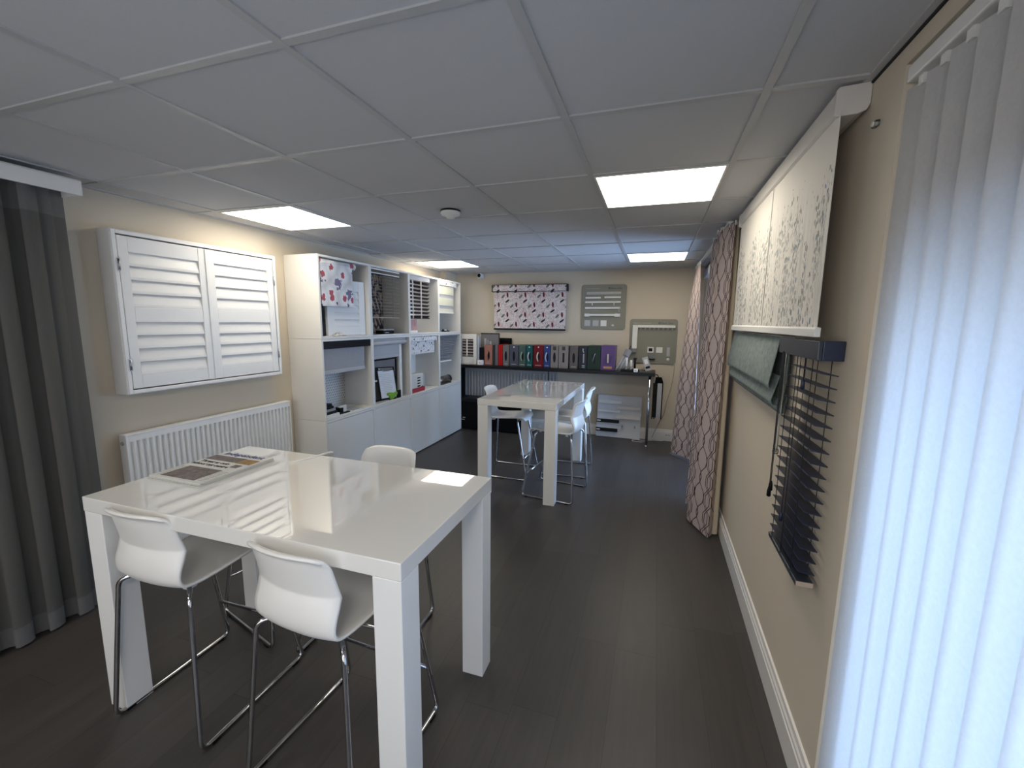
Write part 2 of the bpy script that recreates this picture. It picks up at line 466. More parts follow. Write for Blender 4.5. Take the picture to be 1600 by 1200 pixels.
def frame_xz(mb, y0, y1, x0, x1, z0, z1, w):
    mb.box(x0, x0 + w, y0, y1, z0, z1); mb.box(x1 - w, x1, y0, y1, z0, z1)
    mb.box(x0 + w, x1 - w, y0, y1, z1 - w, z1); mb.box(x0 + w, x1 - w, y0, y1, z0, z0 + w)

# ================================================================== ROOM SHELL
struct(MB().box(XL - .15, XR + .15, YF - .15, YB + .15, -.08, 0).build('floor', M['floor']))
struct(MB().box(XL - .15, XR + .15, YF - .15, YB + .15, H, H + .08).build('ceiling', M['tile']))
W1 = (-1.75, .447, 2.168)            # blind opening y0,y1,top
W2 = (2.80, 4.70, 2.06)              # patio opening behind patterned curtains
w = MB()
w.box(XR, XR + .14, YF, W1[0], 0, H); w.box(XR, XR + .14, W1[0], W1[1], W1[2], H)
w.box(XR, XR + .14, W1[1], W2[0], 0, H); w.box(XR, XR + .14, W2[0], W2[1], W2[2], H); w.box(XR, XR + .14, W2[1], YB, 0, H)
struct(w.build('wall_right', M['wall']))
struct(MB().box(XL - .14, XL, YF, YB, 0, H).build('wall_left', M['wall']))
struct(MB().box(XL - .14, XR + .14, YB, YB + .14, 0, H).build('wall_back', M['wall']))
struct(MB().box(XL - .14, XR + .14, YF - .14, YF, 0, H).build('wall_front', M['wall']))
struct(MB().box(XL, -3.10, 4.60, YB, 0, H).build('trim_1', M['wall']))          # boxed pier in the far corner
# skirting with a moulded top
def skirt(name, pts):
    m = MB()
    for (a, b, n) in pts:
        a, b, n = Vector(a), Vector(b), Vector(n)
        prof = [(0, 0), (.018, 0), (.018, .105), (.0145, .110), (.0145, .122), (.010, .130), (.008, .148), (0, .150)]
        m.prism([a + n * p + Vector((0, 0, z)) for p, z in prof], b - a)
    return struct(m.build(name, M['trimwhite'], fixn=True))
skirt('baseboard_right', [((XR, W1[1] + .02, 0), (XR, W2[0], 0), (-1, 0, 0))])
skirt('baseboard_back', [((-3.10, YB, 0), (XR, YB, 0), (0, -1, 0))])
skirt('baseboard_left', [((XL, .3, 0), (XL, 1.89, 0), (1, 0, 0))])
# ceiling grid: tees every 0.6 m, plus wall angle and shadow line
t = MB(); hw = .0125
for i in range(0, 6):
    x = -.6 * i
    t.box(x - hw, x + hw, YF, YB, H - .006, H + .001)
for r in range(-5, 9):
    y = .6 * r
    if YF < y < YB: t.box(XL, XR, y - hw, y + hw, H - .0055, H + .001)
struct(t.build('trim_2', M['tee']))
t = MB()
t.box(XL, XL + .022, YF, YB, H - .007, H); t.box(XR - .024, XR - .004, YF, YB, H - .007, H); t.box(XL, XR, YB - .022, YB, H - .007, H)
struct(t.build('trim_3', M['tee']))
struct(MB().box(XR - .006, XR, YF, YB, H - .012, H).build('trim_4', M['gap']))
# fascia and canopy added outside, unseen, to darken the top of the vertical blind
struct(MB().box(XR + .22, XR + .26, W1[0] - .25, W1[1] + .25, 1.66, 2.45).build('blocker_fascia', M['grey'], bevel=.004))
struct(MB().box(XR + .14, XR + 1.4, W1[0] - .25, W1[1] + .25, 2.45, 2.5).build('blocker_canopy', M['grey'], bevel=.004))
# windows
def window(name, y0, y1, z1, mull):
    fr = MB(); frame_yz(fr, XR + .085, XR + .135, y0, y1, 0, z1, .055)
    for m in mull: fr.box(XR + .085, XR + .135, m - .04, m + .04, .055, z1 - .055)
    o = struct(fr.build(name, M['white'], bevel=.004))
    g = MB().box(XR + .108, XR + .112, y0 + .05, y1 - .05, .05, z1 - .05).build('window_pane', M['glass'], o); g['kind'] = 'structure'
    return o
window('window_1', W1[0], W1[1], W1[2], [-.65])
window('window_2', W2[0], W2[1], W2[2], [3.75])

# ================================================================== CEILING FITTINGS
def ceiling_light(cx, cy, label):
    t = thing('ceiling_light', label, 'ceiling light', (cx, cy, H), 'lit square ceiling panels')
    f = MB(); z0, z1 = H - .009, H - .0005; a, b = .2875, .279
    f.box(cx - a, cx - b, cy - a, cy + a, z0, z1); f.box(cx + b, cx + a, cy - a, cy + a, z0, z1)
    f.box(cx - b, cx + b, cy - a, cy - b, z0, z1); f.box(cx - b, cx + b, cy + b, cy + a, z0, z1)
    f.build('frame', M['white'], t)
    MB().box(cx - b, cx + b, cy - b, cy + b, H - .006, H - .001).build('diffuser', M['panel'], t)
    return t
ceiling_light(-.3, 1.5, 'lit square ceiling panel closest to the white roller blind on the wall')
ceiling_light(-2.7, 1.5, 'lit square ceiling panel close to the wall with the white shutters')
ceiling_light(-.3, 3.9, 'small lit ceiling panel in front of the patterned curtains, near back wall')
ceiling_light(-2.7, 3.9, 'small lit ceiling panel above the far end of the white cube shelving')
t = thing('smoke_detector', 'round white smoke detector on the ceiling with a dark ring', 'smoke detector', (-1.53, 1.6, H))
MB().lathe((-1.53, 1.6, H), [(.0, -.004), (.062, -.004), (.062, -.012)], 28).build('base_ring', M['black'], t)
MB().lathe((-1.53, 1.6, H), [(.060, -.010), (.062, -.022), (.055, -.032), (.030, -.036), (.028, -.046), (.02, -.05), (0, -.05)], 28).build('cover', M['white'], t)
t = thing('security_camera', 'small white security camera with a black lens high on the back wall', 'camera', (-2.694, YB, 2.17))
MB().box(-2.725, -2.663, YB - .03, YB - .001, 2.145, 2.215).build('mount', M['white'], t, .006)
MB().lathe((-2.694, YB - .03, 2.185), [(0, -.085), (.036, -.085), (.040, -.075), (.040, 0)], 24, 'y').build('housing', M['white'], t)
MB().lathe((-2.694, YB - .03, 2.185), [(0, -.094), (.022, -.092), (.026, -.0845)], 24, 'y').build('lens', M['black'], t)

# ================================================================== TABLES
def table(label, cx, cy, sx, sy, rot):
    t = thing('bar_table', label, 'table', (0, 0, 0), 'white gloss bar tables')
    a, b = sx / 2, sy / 2; lw = .095
    MB().box(-a, a, -b, b, TT - .056, TT).build('tabletop', M['tabletop'], t, .0025)
    for i in (-1, 1):
        for j in (-1, 1):
            x0 = i * a if i < 0 else a - lw; y0 = j * b if j < 0 else b - lw
            x0 += .0015 if i < 0 else -.0015; y0 += .0015 if j < 0 else -.0015
            MB().box(x0, x0 + lw, y0, y0 + lw, 0, TT - .0565).build('leg', M['tableleg'], t, .0025)
    t.location = (cx, cy, 0); t.rotation_euler = (0, 0, rot); return t
table('white glossy bar table with a folded newspaper on it', -1.585, .352, 1.365, .70, math.radians(.3))
table('white glossy bar table standing near the counter of sample books', -1.345, 3.105, .70, 1.345, math.radians(-.8))

# ================================================================== STOOLS (face +y at rest)
def make_stool(label, group):
    t = thing('bar_stool', label, 'stool', (0, 0, 0), group)
    prof = [(.188, .568), (.184, .585), (.168, .596), (.12, .598), (.05, .593), (-.03, .587), (-.10, .583), (-.156, .583), (-.200, .596), (-.222, .624),
            (-.227, .662), (-.222, .700), (-.214, .726), (-.212, .736), (-.214, .748), (-.224, .790), (-.234, .830), (-.241, .858), (-.252, .874), (-.265, .879)]
    hw = [.150, .162, .168, .170, .170, .168, .165, .161, .158, .158, .160, .161, .162, .162, .160, .156, .153, .151, .147, .140]
    ns = 15; P = []
    m = len(prof)
    for k, ((y, z), w_) in enumerate(zip(prof, hw)):
        row = []
        for j in range(ns):
            s = -1 + 2 * j / (ns - 1); s2 = abs(s) ** 2.4
            bk = min(1, max(0, (k - 7) / 4))
            yy = y + bk * .030 * s2; zz = z + (1 - bk) * .014 * s2 - (.014 * abs(s) ** 5 if k >= m - 3 else 0)
            row.append((w_ * s, yy, zz))
        P.append(row)
    # densify by Catmull-Rom along the profile
    Q = []
    for i in range(m - 1):
        p0, p1, p2, p3 = P[max(i - 1, 0)], P[i], P[i + 1], P[min(i + 2, m - 1)]
        for k in range(3):
            u = k / 3
            Q.append([tuple(.5 * (2 * b + (c - a) * u + (2 * a - 5 * b + 4 * c - d) * u * u + (3 * b - a - 3 * c + d) * u ** 3) for a, b, c, d in zip(A, B, D, E)) for A, B, D, E in zip(p0, p1, p2, p3)])
    Q.append(P[-1])
    MB().shell(Q, .0125).build('seat_shell', M['shell'], t)
    r = .0085
    for sx in (-1, 1):
        rail = MB().tube([(sx * .07, -.130, .574), (sx * .140, -.165, .576), (sx * .182, -.198, .564), (sx * .224, -.240, r), (sx * .224, .235, r), (sx * .180, .125, .582), (sx * .07, .120, .584)], r, .035)
        o = rail.build('sled_leg', M['chrome'], t)
        MB().box(sx * .225 - .010, sx * .225 + .010, -.205, -.175, .0005, .010).box(sx * .225 - .010, sx * .225 + .010, .17, .2, .0005, .010).each('glide', M['black'], o)
        MB().box(sx * .115 - .016, sx * .115 + .016, -.165, -.130, .565, .583).box(sx * .10 - .02, sx * .10 + .02, .10, .14, .575, .598).each('bracket', M['white'], t, .003)
    zf = .21; yf = .235 - .11 * zf / .57
    MB().tube([(-.206, yf, zf), (.206, yf, zf)], .0075).build('footrest', M['chrome'], t)
    return t
g = 'white shell bar stools on chrome sled legs'
st = make_stool('white bar stool facing the newspaper, pushed under the table beside the grey sheer curtain', g)
st.location = (-1.955, .210, 0); st.rotation_euler = (0, 0, math.radians(1))
dup(st, (-1.255, .190, 0), math.radians(-3.5), 'white bar stool next to the window-side leg of the newspaper table, back to the viewer')
dup(st, (-1.540, .680, 0), PI + math.radians(1), 'white bar stool whose back rises above the far edge of the newspaper table')
dup(st, (-2.068, .712, 0), math.radians(75), 'white bar stool turned sideways, almost hidden behind the newspaper table')
dup(st, (-1.625, 3.125, 0), -PI / 2 + math.radians(1), 'white bar stool at the far table on the shelving side')
dup(st, (-1.070, 2.755, 0), PI / 2 + math.radians(-7), 'white bar stool at the far table, nearer one on the curtain side')
dup(st, (-1.088, 3.395, 0), PI / 2 + math.radians(2), 'white bar stool at the far table, closer to the leaning sample board')

# ================================================================== NEWSPAPER
nx0, nx1, ny0, ny1, nz = -2.245, -1.945, .205, .560, TT + .0002
t = thing('newspaper', 'folded newspaper lying on the white bar table beside the radiator', 'newspaper', (nx0, ny0, nz))
pg = MB()
for k in range(6):
    d = .0022 * k; pg.box(nx0 + d * .5, nx1 - (.004 if k % 2 else 0), ny0 + (.006 if k % 2 else .001 * k), ny1 - .001 * k, nz + .0024 * k, nz + .0024 * k + .0022)
pg.build('pages', M['newsprint'], t)
zt = nz + .0144
def patch(name, x0, x1, y0, y1, mat): MB().box(x0, x1, y0, y1, zt - .0002, zt + .0003).build(name, mat, t)
patch('front_photo', nx0 + .045, nx1 - .06, ny0 + .022, ny0 + .145, M['photo'])
patch('banner_photo', nx0 + .010, nx1 - .10, ny0 + .238, ny0 + .295, M['photo2'])
patch('corner_photo', nx1 - .098, nx1 - .015, ny0 + .235, ny0 + .292, M['photo3'])
patch('portrait_photo', nx1 - .075, nx1 - .035, ny0 + .185, ny0 + .22, M['photo2'])
X_, Y_ = (1, 0, 0), (0, 1, 0)
text('masthead', 'Independent', .047, (nx0 + .03, ny0 + .313, zt + .0003), X_, Y_, M['blueink'], t, bold=.0009)
text('headline', 'Threat as cuts', .030, (nx0 + .02, ny0 + .205, zt + .0003), X_, Y_, M['ink'], t, bold=.0009)
text('headline', 'school cut centre', .030, (nx0 + .012, ny0 + .172, zt + .0003), X_, Y_, M['ink'], t, bold=.0009)
cl = MB(); cr = MB()
for k in range(9): cl.box(nx0 + .008, nx0 + .040, ny0 + .03 + .0125 * k, ny0 + .033 + .0125 * k, zt, zt + .0003)
for k in range(9): cr.box(nx1 - .052, nx1 - .010, ny0 + .03 + .0125 * k, ny0 + .033 + .0125 * k, zt, zt + .0003)
cl.build('column_lettering', M['grey'], t); cr.build('column_lettering', M['grey'], t)

# ================================================================== SHUTTERS ON THE LEFT WALL
def shutter_panel(name, par, y0, y1, z0, z1, x, mid=None, n=4, dx=.028, sw=.05, rail=(.085, .085), lm=None, fm=None):
    """panel in the y-z plane, front face at x"""
    fm = fm or M['louvre']; lm = lm or M['louvre']; m = MB(); xb = x - dx
    m.box(xb, x, y0, y0 + sw, z0, z1); m.box(xb, x, y1 - sw, y1, z0, z1)
    m.box(xb, x - .002, y0 + sw, y1 - sw, z1 - rail[1], z1); m.box(xb, x - .002, y0 + sw, y1 - sw, z0, z0 + rail[0])
    zs = [(z0 + rail[0], z1 - rail[1])]
    if mid: m.box(xb, x - .002, y0 + sw, y1 - sw, mid - .042, mid + .042); zs = [(z0 + rail[0], mid - .042), (mid + .042, z1 - rail[1])]
    o = m.build(name, fm, par, .0025)
    lv = MB()
    for a, b in zs:
        p = (b - a) / n
        for k in range(n):
            c = a + p * (k + .5); e = p * .525
            # closed blade: lower edge forward, upper edge tucked behind the one above
            lv.prism([(x - .024, y0 + sw + .001, c + e), (x - .018, y0 + sw + .001, c + e), (x - .004, y0 + sw + .001, c - e * .55), (x - .003, y0 + sw + .001, c - e + .004), (x - .006, y0 + sw + .001, c - e), (x - .011, y0 + sw + .001, c - e)], (0, y1 - y0 - 2 * sw - .002, 0))
    lv.build('louvres', lm, o)
    return o
sx, sy0, sy1, sz0, sz1 = -3.078, .644, 1.708, 1.104, 2.018
t = thing('shutter_display', 'white plantation shutters in a deep box frame above the white radiator', 'shutters', (XL, 1.18, 1.1))
f = MB(); frame_yz(f, XL + .001, sx - .004, sy0, sy1, sz0, sz1, .022); frame_yz(f, sx - .004, sx + .002, sy0 + .004, sy1 - .004, sz0 + .004, sz1 - .004, .022)
f.build('box_frame', M['louvre'], t, .003)
MB().box(XL + .001, XL + .006, sy0 + .02, sy1 - .02, sz0 + .02, sz1 - .02).build('back_panel', M['louvre'], t)
ym = 1.165
for (a, b, hy) in ((sy0 + .030, ym - .001, sy0 + .026), (ym + .001, sy1 - .030, sy1 - .026)):
    o = shutter_panel('shutter_panel', t, a, b, sz0 + .032, sz1 - .032, sx - .002, 1.556, 4, rail=(.075, .085))
    for hz in (sz0 + .17, sz1 - .19):
        MB().box(sx - .004, sx + .005, hy - .006, hy + .006, hz - .035, hz + .035).cyl((sx + .006, hy, hz - .03), (sx + .006, hy, hz + .03), .004, 8).build('hinge', M['steel'], o)
MB().box(sx - .004, sx + .004, ym - .010, ym + .012, sz0 + .034, sz1 - .034).build('meeting_stile', M['louvre'], t, .002)

# ================================================================== RADIATORS
def radiator(label, o, along, out, L, z0, z1, mat, pitch=.033, d=.085):
    """o: start point at wall, along/out unit vectors"""
    A, N = Vector(along), Vector(out); o = Vector(o); U = Vector((0, 0, 1))
    t = thing('radiator', label, 'radiator', tuple(o + A * L / 2))
    def bx(m, a0, a1, n0, n1, c0, c1): m.obox(o + A * (a0 + a1) / 2 + N * (n0 + n1) / 2 + U * (c0 + c1) / 2, A, N, U, (a1 - a0) / 2, (n1 - n0) / 2, (c1 - c0) / 2)
    m = MB(); n = int(L / pitch); pr = []
    for k in range(n):
        a = L * k / n; p = L / n
        pr += [(a, d), (a + p * .34, d), (a + p * .46, d - .015), (a + p * .88, d - .015)]
    pr += [(L, d)]
    front = pr; back = [(L, d - .022), (0, d - .022)]
    def rib(c0, c1, ins):
        q = [(a, min(b, d) - (ins if b > d - .005 else 0)) for a, b in front] + back
        m.prism([o + A * a + N * b + U * c0 for a, b in q], U * (c1 - c0))
    rib(z0 + .035, z1 - .035, 0)
    bx(m, 0, L, d - .014, d - .001, z1 - .038, z1); bx(m, 0, L, d - .014, d - .001, z0, z0 + .038)
    m.build('front_panel', mat, t)
    m = MB(); bx(m, .004, L - .004, .026, .04, z0 + .01, z1 - .01); m.build('back_panel', mat, t, .003)
    m = MB(); bx(m, -.006, L + .006, .028, d + .001, z1 - .003, z1 + .006); m.build('top_grille', mat, t, .003)
    for a0, a1 in ((-.006, .004), (L - .004, L + .006)):
        m = MB(); bx(m, a0, a1, .026, d + .001, z0, z1); m.build('side_panel', mat, t, .003)
    m = MB(); m.cyl(o + N * .055 + U * (z1 - .045) - A * .012, o + N * .055 + U * (z1 - .045) - A * .003, .011, 14); m.build('bleed_plug', M['steel'], t)
    m = MB()
    for a in (.12, L - .12): bx(m, a - .02, a + .02, .001, .03, z1 - .12, z1 - .05); bx(m, a - .02, a + .02, .001, .03, z0 + .05, z0 + .12)
    m.each('wall_bracket', M['steel'], t)
    m = MB(); m.tube([o + N * .05 + A * (L - .03) + U * (z0 + .01), o + N * .05 + A * (L - .03) + U * .001], .008); m.tube([o + N * .05 + A * .03 + U * (z0 + .01), o + N * .05 + A * .03 + U * .001], .008); m.each('pipe', M['white'], t)
    return t
radiator('white ribbed radiator on the cream wall below the shutters', (XL, .625, 0), (0, 1, 0), (1, 0, 0), 1.16, .26, .868, M['rad'])
radiator('grey ribbed radiator on the back wall under the black counter', (-2.93, YB, 0), (1, 0, 0), (0, -1, 0), 1.375, .30, .852, M['radgrey'], .046, .075)

# ================================================================== LEFT SHEER CURTAIN + PELMET
t = thing('curtain_pelmet', 'white pelmet above the grey sheer curtain, just below ceiling', 'pelmet', (-3.0, -.5, 2.14))
MB().prism([(-2.945, .468, 2.118), (-2.925, .468, 2.116), (-2.925, .468, 2.180), (-2.931, .468, 2.188), (-2.945, .468, 2.188)], (0, -2.2, 0)).build('front_board', M['white'], t)
MB().box(XL + .001, -2.945, -1.73, .468, 2.176, 2.188).build('top_board', M['white'], t)
MB().box(XL + .001, -2.945, .456, .468, 2.118, 2.176).build('return_end', M['white'], t)
cur = []
n = 150; yS, yE = .452, -1.70
for i in range(n + 1):
    u = i / n; y = yS + (yE - yS) * u
    ph = (yS - y) / .118 * 2 * PI
    x = -3.028 + .026 * math.sin(ph) + .008 * math.sin(ph * .37 + 1)
    if i < 7: x = -3.07 + .042 * (i / 7)
    cur.append((x, y + .018 * math.sin(ph * 2 + .6)))
def sheet(mb, plan, zs, du=0, flare=.0, th=None):
    P, UV, s = [], [], 0
    for i, (x, y) in enumerate(plan):
        if i: s += math.hypot(x - plan[i - 1][0], y - plan[i - 1][1])
        P.append([(x, y, z) for z in zs]); UV.append([(s, z) for z in zs])
    mb.grid(P, True, UV); return mb
t = thing('sheer_curtain', 'grey sheer pleated curtain hanging from the white pelmet to the floor', 'curtain', (-3.03, -.6, 0))
sheet(MB(), cur, [.105, .6, 1.2, 1.7, 2.02]).build('drape', M['sheer'], t)
sheet(MB(), cur, [.012, .06, .105]).build('bottom_hem', M['sheerhem'], t)
sheet(MB(), cur, [2.02, 2.08, 2.165]).build('heading_tape', M['sheerhem'], t)

# ================================================================== CUBE SHELVING
CF, CBK = -2.844, XL + .004            # front and back x
ys = [1.890, 2.5525, 3.2275, 3.9050, 4.5350]
zl = [(0.012, .695), (.697, 1.380), (1.382, 2.058)]
pos = ['first', 'second', 'third', 'fourth']
for i in range(4):
    y0, y1 = ys[i] + .0007, ys[i + 1] - .0007
    for k, (z0, z1) in enumerate(zl):
        kind = ['closed white floor cabinet', 'open white middle cube', 'open white top cube'][k]
        what = [['under the business card holder', 'under the clipboard cube', 'below the red and white box', 'at the far end of the shelving'],
                ['holding a black cassette blind', 'holding the clipboard', 'holding the red and white box', 'holding a tapered pleated blind'],
                ['holding the poppy print blind', 'backed by a brown leaf print', 'holding a brown slatted blind', 'holding the striped day-night blind']][k][i]
        t = thing('shelf_cube' if k else 'floor_cabinet', kind + ' ' + what, 'cabinet', ((CF + CBK) / 2, (y0 + y1) / 2, z0), 'stacked white shelving units')
        th = .0185; m = MB()
        m.box(CBK, CF, y0, y0 + th, z0, z1); m.box(CBK, CF, y1 - th, y1, z0, z1)
        m.box(CBK, CF, y0 + th, y1 - th, z1 - th, z1); m.box(CBK, CF, y0 + th, y1 - th, z0, z0 + th)
        m.build('carcass', M['cab'], t, .0012, 1)
        MB().box(CBK + .002, CBK + .008, y0 + th, y1 - th, z0 + th, z1 - th).build('back_panel', M['cab'], t)
        if k == 0:
            MB().box(CF - .019, CF - .001, y0 + th + .003, y1 - th - .003, z0 + th + .003, z1 - th - .003).build('door', M['door'], t, .0015)
            MB().box(CBK + .02, CF - .03, y0 + .01, y1 - .01, 0, .0125).build('plinth', M['gap'], t)
inn = [(ys[i] + .020, ys[i + 1] - .020) for i in range(4)]      # clear widths
SM, ST, CM, CT = .697 + .0187, 1.382 + .0187, 1.380 - .0187, 2.058 - .0187   # shelf tops / ceilings

# --- unit 1 top
def roller(label, x, y0, y1, ztop, zbot, fab, r=.026, bar=None, val=None, group=None):
    t = thing('roller_blind', label, 'blind', (x, (y0 + y1) / 2, ztop), group)
    zc = ztop - r
    MB().cyl((x - r, y0 + .012, zc), (x - r, y1 - .012, zc), r, 24).build('roll', fab, t)
    for a, b in ((y0, y0 + .01), (y1 - .01, y1)): MB().cyl((x - r, a, zc), (x - r, b, zc), r * 1.15, 20).build('end_bracket', M['white'], t)
    MB().box(x - .0035, x - .002, y0 + .02, y1 - .045, zbot, zc).build('fabric', fab, t)
    MB().box(x - .009, x + .002, y0 + .018, y1 - .043, zbot - .022, zbot).build('bottom_bar', bar or M['white'], t, .003)
    return t
roller('poppy print roller blind in the near top cube', CF - .012, 1.912, 2.365, 2.034, 1.672, M['floral'], bar=M['floral'])
t = thing('shutter_sample', 'small white shutter sample standing behind the poppy print blind', 'shutter sample', (CF - .05, 2.27, ST))
shutter_panel('shutter_panel', t, 2.03, 2.528, ST + .0005, 1.888, CF - .050, None, 5, .026, .085, (.08, .095))
tag(MB().box(CF - .13, CF - .118, 1.92, 2.06, ST + .0004, 1.70).build('fabric_sample', M['marble']), 'grey marbled fabric sample strip behind the poppy print blind', 'fabric sample')
t = thing('swatch_pile', 'crumpled white swatch lying on the near top shelf', 'swatch', (CF - .03, 2.14, ST))
pts = []
for i in range(14):
    row = []
    for j in range(8):
        row.append((CF - .045 + .036 * j / 7, 2.075 + .135 * i / 13, ST + .003 + .03 * abs(math.sin(i * .9 + j * .5)) * max(0, math.sin(PI * i / 13)) ** .5 * math.sin(PI * (j + .5) / 8)))
    pts.append(row)
MB().shell(pts, .002).build('cloth', M['paper'], t)
tag(MB().prism([(CF - .04, 1.915, ST + .0004), (CF - .006, 1.925, ST + .0004), (CF - .012, 2.03, ST + .0004), (CF - .05, 2.01, ST + .0004)], (0, 0, .004)).build('leaflet', M['paper']), 'thin white leaflet lying below the marbled fabric strip', 'leaflet')

# --- unit 2 top : thin-slat venetian in front of a leaf print board
def mini_venetian(label, x, y0, y1, ztop, zbot, n, slat, railm, tapes, railh=.05, sd=.03, th=.002, tilt=0.0, tapem=None, tw=.018):
    t = thing('venetian_blind', label, 'blind', (x, (y0 + y1) / 2, ztop))
    MB().box(x - .045, x, y0, y1, ztop - railh, ztop).build('head_rail', railm, t, .002)
    zs = [ztop - railh - .02 - (ztop - railh - .02 - zbot - .02) * k / (n - 1) for k in range(n)]
    xc = x - .02; ca, sa = math.cos(tilt), math.sin(tilt)
    for z in zs:
        MB().obox((xc, (y0 + y1) / 2, z), (ca, 0, sa), (0, 1, 0), (-sa, 0, ca), sd / 2, (y1 - y0) / 2 - .004, th / 2).build('slat', slat, t)
    MB().box(x - .036, x - .006, y0 + .004, y1 - .004, zbot - .006, zbot + .008).build('bottom_rail', slat, t, .002)
    for ty in tapes:
        MB().box(x - .0035, x - .0025, ty - tw / 2, ty + tw / 2, zbot, ztop - railh).build('ladder_tape', tapem or M['tape'], t)
    return t
tag(MB().box(CBK + .009, CBK + .016, inn[1][0] + .002, inn[1][1] - .002, ST + .0005, CT - .004).build('print_board', M['leafy']), 'brown and black leaf print board at the back of its cube', 'print board')
t = mini_venetian('thin slatted blind with two pale rails hanging before the leaf print board', CF - .008, inn[1][0] + .002, 3.055, CT - .001, 1.566, 13, M['goldslat'], M['brownslat'], [2.70, 2.93], .055, .032, .002, 0, M['cord'], .003)
MB().box(CF - .0085, CF - .006, inn[1][0] + .003, 3.054, CT - .018, CT - .006).box(CF - .0085, CF - .006, inn[1][0] + .003, 3.054, CT - .055, CT - .046).each('rail_trim', M['white'], t)
t = thing('sample_box', 'flat black sample box with pale lettering below the thin slatted blind', 'box', (CF - .03, 2.87, ST))
MB().box(CF - .12, CF - .022, 2.775, 2.955, ST + .0005, ST + .05).build('body', M['black'], t, .003)
MB().box(CF - .121, CF - .021, 2.774, 2.956, ST + .036, ST + .051).build('lid', M['grey'], t, .003)
MB().box(CF - .0222, CF - .0215, 2.80, 2.86, ST + .012, ST + .020).build('label_mark', M['paletext'], t)
# --- unit 3 top
mini_venetian('dark brown slatted blind with pale ladder tapes in the third top cube', CF - .008, inn[2][0] + .003, 3.70, CT - .001, 1.566, 10, M['brownslat'], M['cassette'], [3.32, 3.50], .052, .036, .004, math.radians(38), M['tape'], .024)
t = thing('print_card', 'pink patterned sample card under the brown slatted blind', 'card', (CF - .05, 3.36, ST))
MB().box(CF - .064, CF - .056, 3.262, 3.47, ST + .0005, 1.555).build('card', M['pinkprint'], t)
MB().box(CF - .056, CF - .051, 3.262, 3.475, ST + .0005, ST + .028).build('header_strip', M['white'], t)
# --- unit 4 top : zebra roller
t = thing('roller_blind', 'striped day-night roller blind with yellow leaf print in the far top cube', 'blind', (CF, 4.16, CT))
MB().box(CF - .05, CF - .003, inn[3][0] + .002, 4.40, CT - .055, CT - .001).build('cassette', M['dotty'], t, .004)
for a, b in ((CT - .165, CT - .055), (CT - .305, CT - .205), (CT - .385, CT - .345)):
    MB().box(CF - .016, CF - .014, inn[3][0] + .004, 4.345, a, b).build('opaque_band', M['citrus'], t)
MB().box(CF - .0185, CF - .0175, inn[3][0] + .004, 4.345, CT - .385, CT - .055).build('sheer_band', M['cassette'], t)
MB().box(CF - .024, CF - .010, inn[3][0] + .003, 4.348, CT - .405, CT - .385).build('bottom_bar', M['white'], t, .003)
MB().box(CF - .05, CF - .002, 4.40, 4.41, CT - .06, CT - .001).each('end_cap', M['white'], t)
t = thing('remote_holder', 'small black remote holder on the far top shelf', 'holder', (CF - .03, 4.16, ST))
MB().box(CF - .075, CF - .015, 4.10, 4.225, ST + .0005, ST + .014).box(CF - .065, CF - .045, 4.105, 4.22, ST + .0135, ST + .032).build('body', M['black'], t, .003)
MB().box(CF - .04, CF - .02, 4.11, 4.15, ST + .0142, ST + .03).build('remote', M['white'], t, .003)
t = thing('picture_card', 'small dark framed card leaning behind the striped roller blind', 'frame', (CBK + .04, 4.25, 1.60))
MB().box(CBK + .009, CBK + .022, 4.05, 4.40, ST + .0005, 1.70).build('card', M['greyroll'], t)
MB().box(CBK + .022, CBK + .026, 4.08, 4.32, 1.52, 1.55).build('caption_strip', M['black'], t)

# --- unit 1 middle
y0, y1 = inn[0]
t = thing('roller_blind', 'grey roller blind with a black cassette in the near middle cube', 'blind', (CF, 2.2, CM))
MB().box(CF - .07, CF - .003, y0 + .002, y1 - .002, CM - .064, CM - .001).build('cassette', M['black'], t, .004)
MB().box(CF - .028, CF - .0262, y0 + .006, y1 - .075, 1.115, CM - .064).build('fabric', M['greyroll'], t)
MB().box(CF - .036, CF - .020, y0 + .005, y1 - .073, 1.082, 1.115).build('bottom_bar', M['cassette'], t, .004)
tag(MB().box(CBK + .012, CBK + .016, 2.02, y1 - .004, SM + .0005, 1.10).build('pattern_swatch', M['dashes']), 'small dash patterned fabric panel behind the grey roller blind', 'fabric panel')
t = thing('sample_stack', 'stack of black sample strips on a white tray in the near middle cube', 'sample stack', (CF - .1, 1.98, SM))
MB().box(CF - .20, CF - .012, y0 + .003, 2.075, SM + .0005, SM + .022).build('tray', M['white'], t, .003)
for k in range(4): MB().box(CF - .19 + .012 * k, CF - .025 - .006 * k, y0 + .006, 2.065 - .014 * k, SM + .0225 + .022 * k, SM + .043 + .022 * k).build('strip', M['black'] if k != 1 else M['grey'], t, .002)
t = thing('card_holder', 'black business card holder with white cards on the near middle shelf', 'card holder', (CF - .04, 2.15, SM))
MB().box(CF - .075, CF - .012, 2.085, 2.215, SM + .0005, SM + .010).box(CF - .07, CF - .016, 2.09, 2.10, SM + .009, SM + .055).box(CF - .07, CF - .062, 2.09, 2.205, SM + .009, SM + .06).box(CF - .026, CF - .016, 2.10, 2.13, SM + .009, SM + .055).build('stand', M['black'], t, .002)
for k in range(4): MB().box(CF - .058 + .007 * k, CF - .054 + .007 * k, 2.105, 2.19, SM + .0105, SM + .066 + .002 * k).build('card', M['paper'], t)
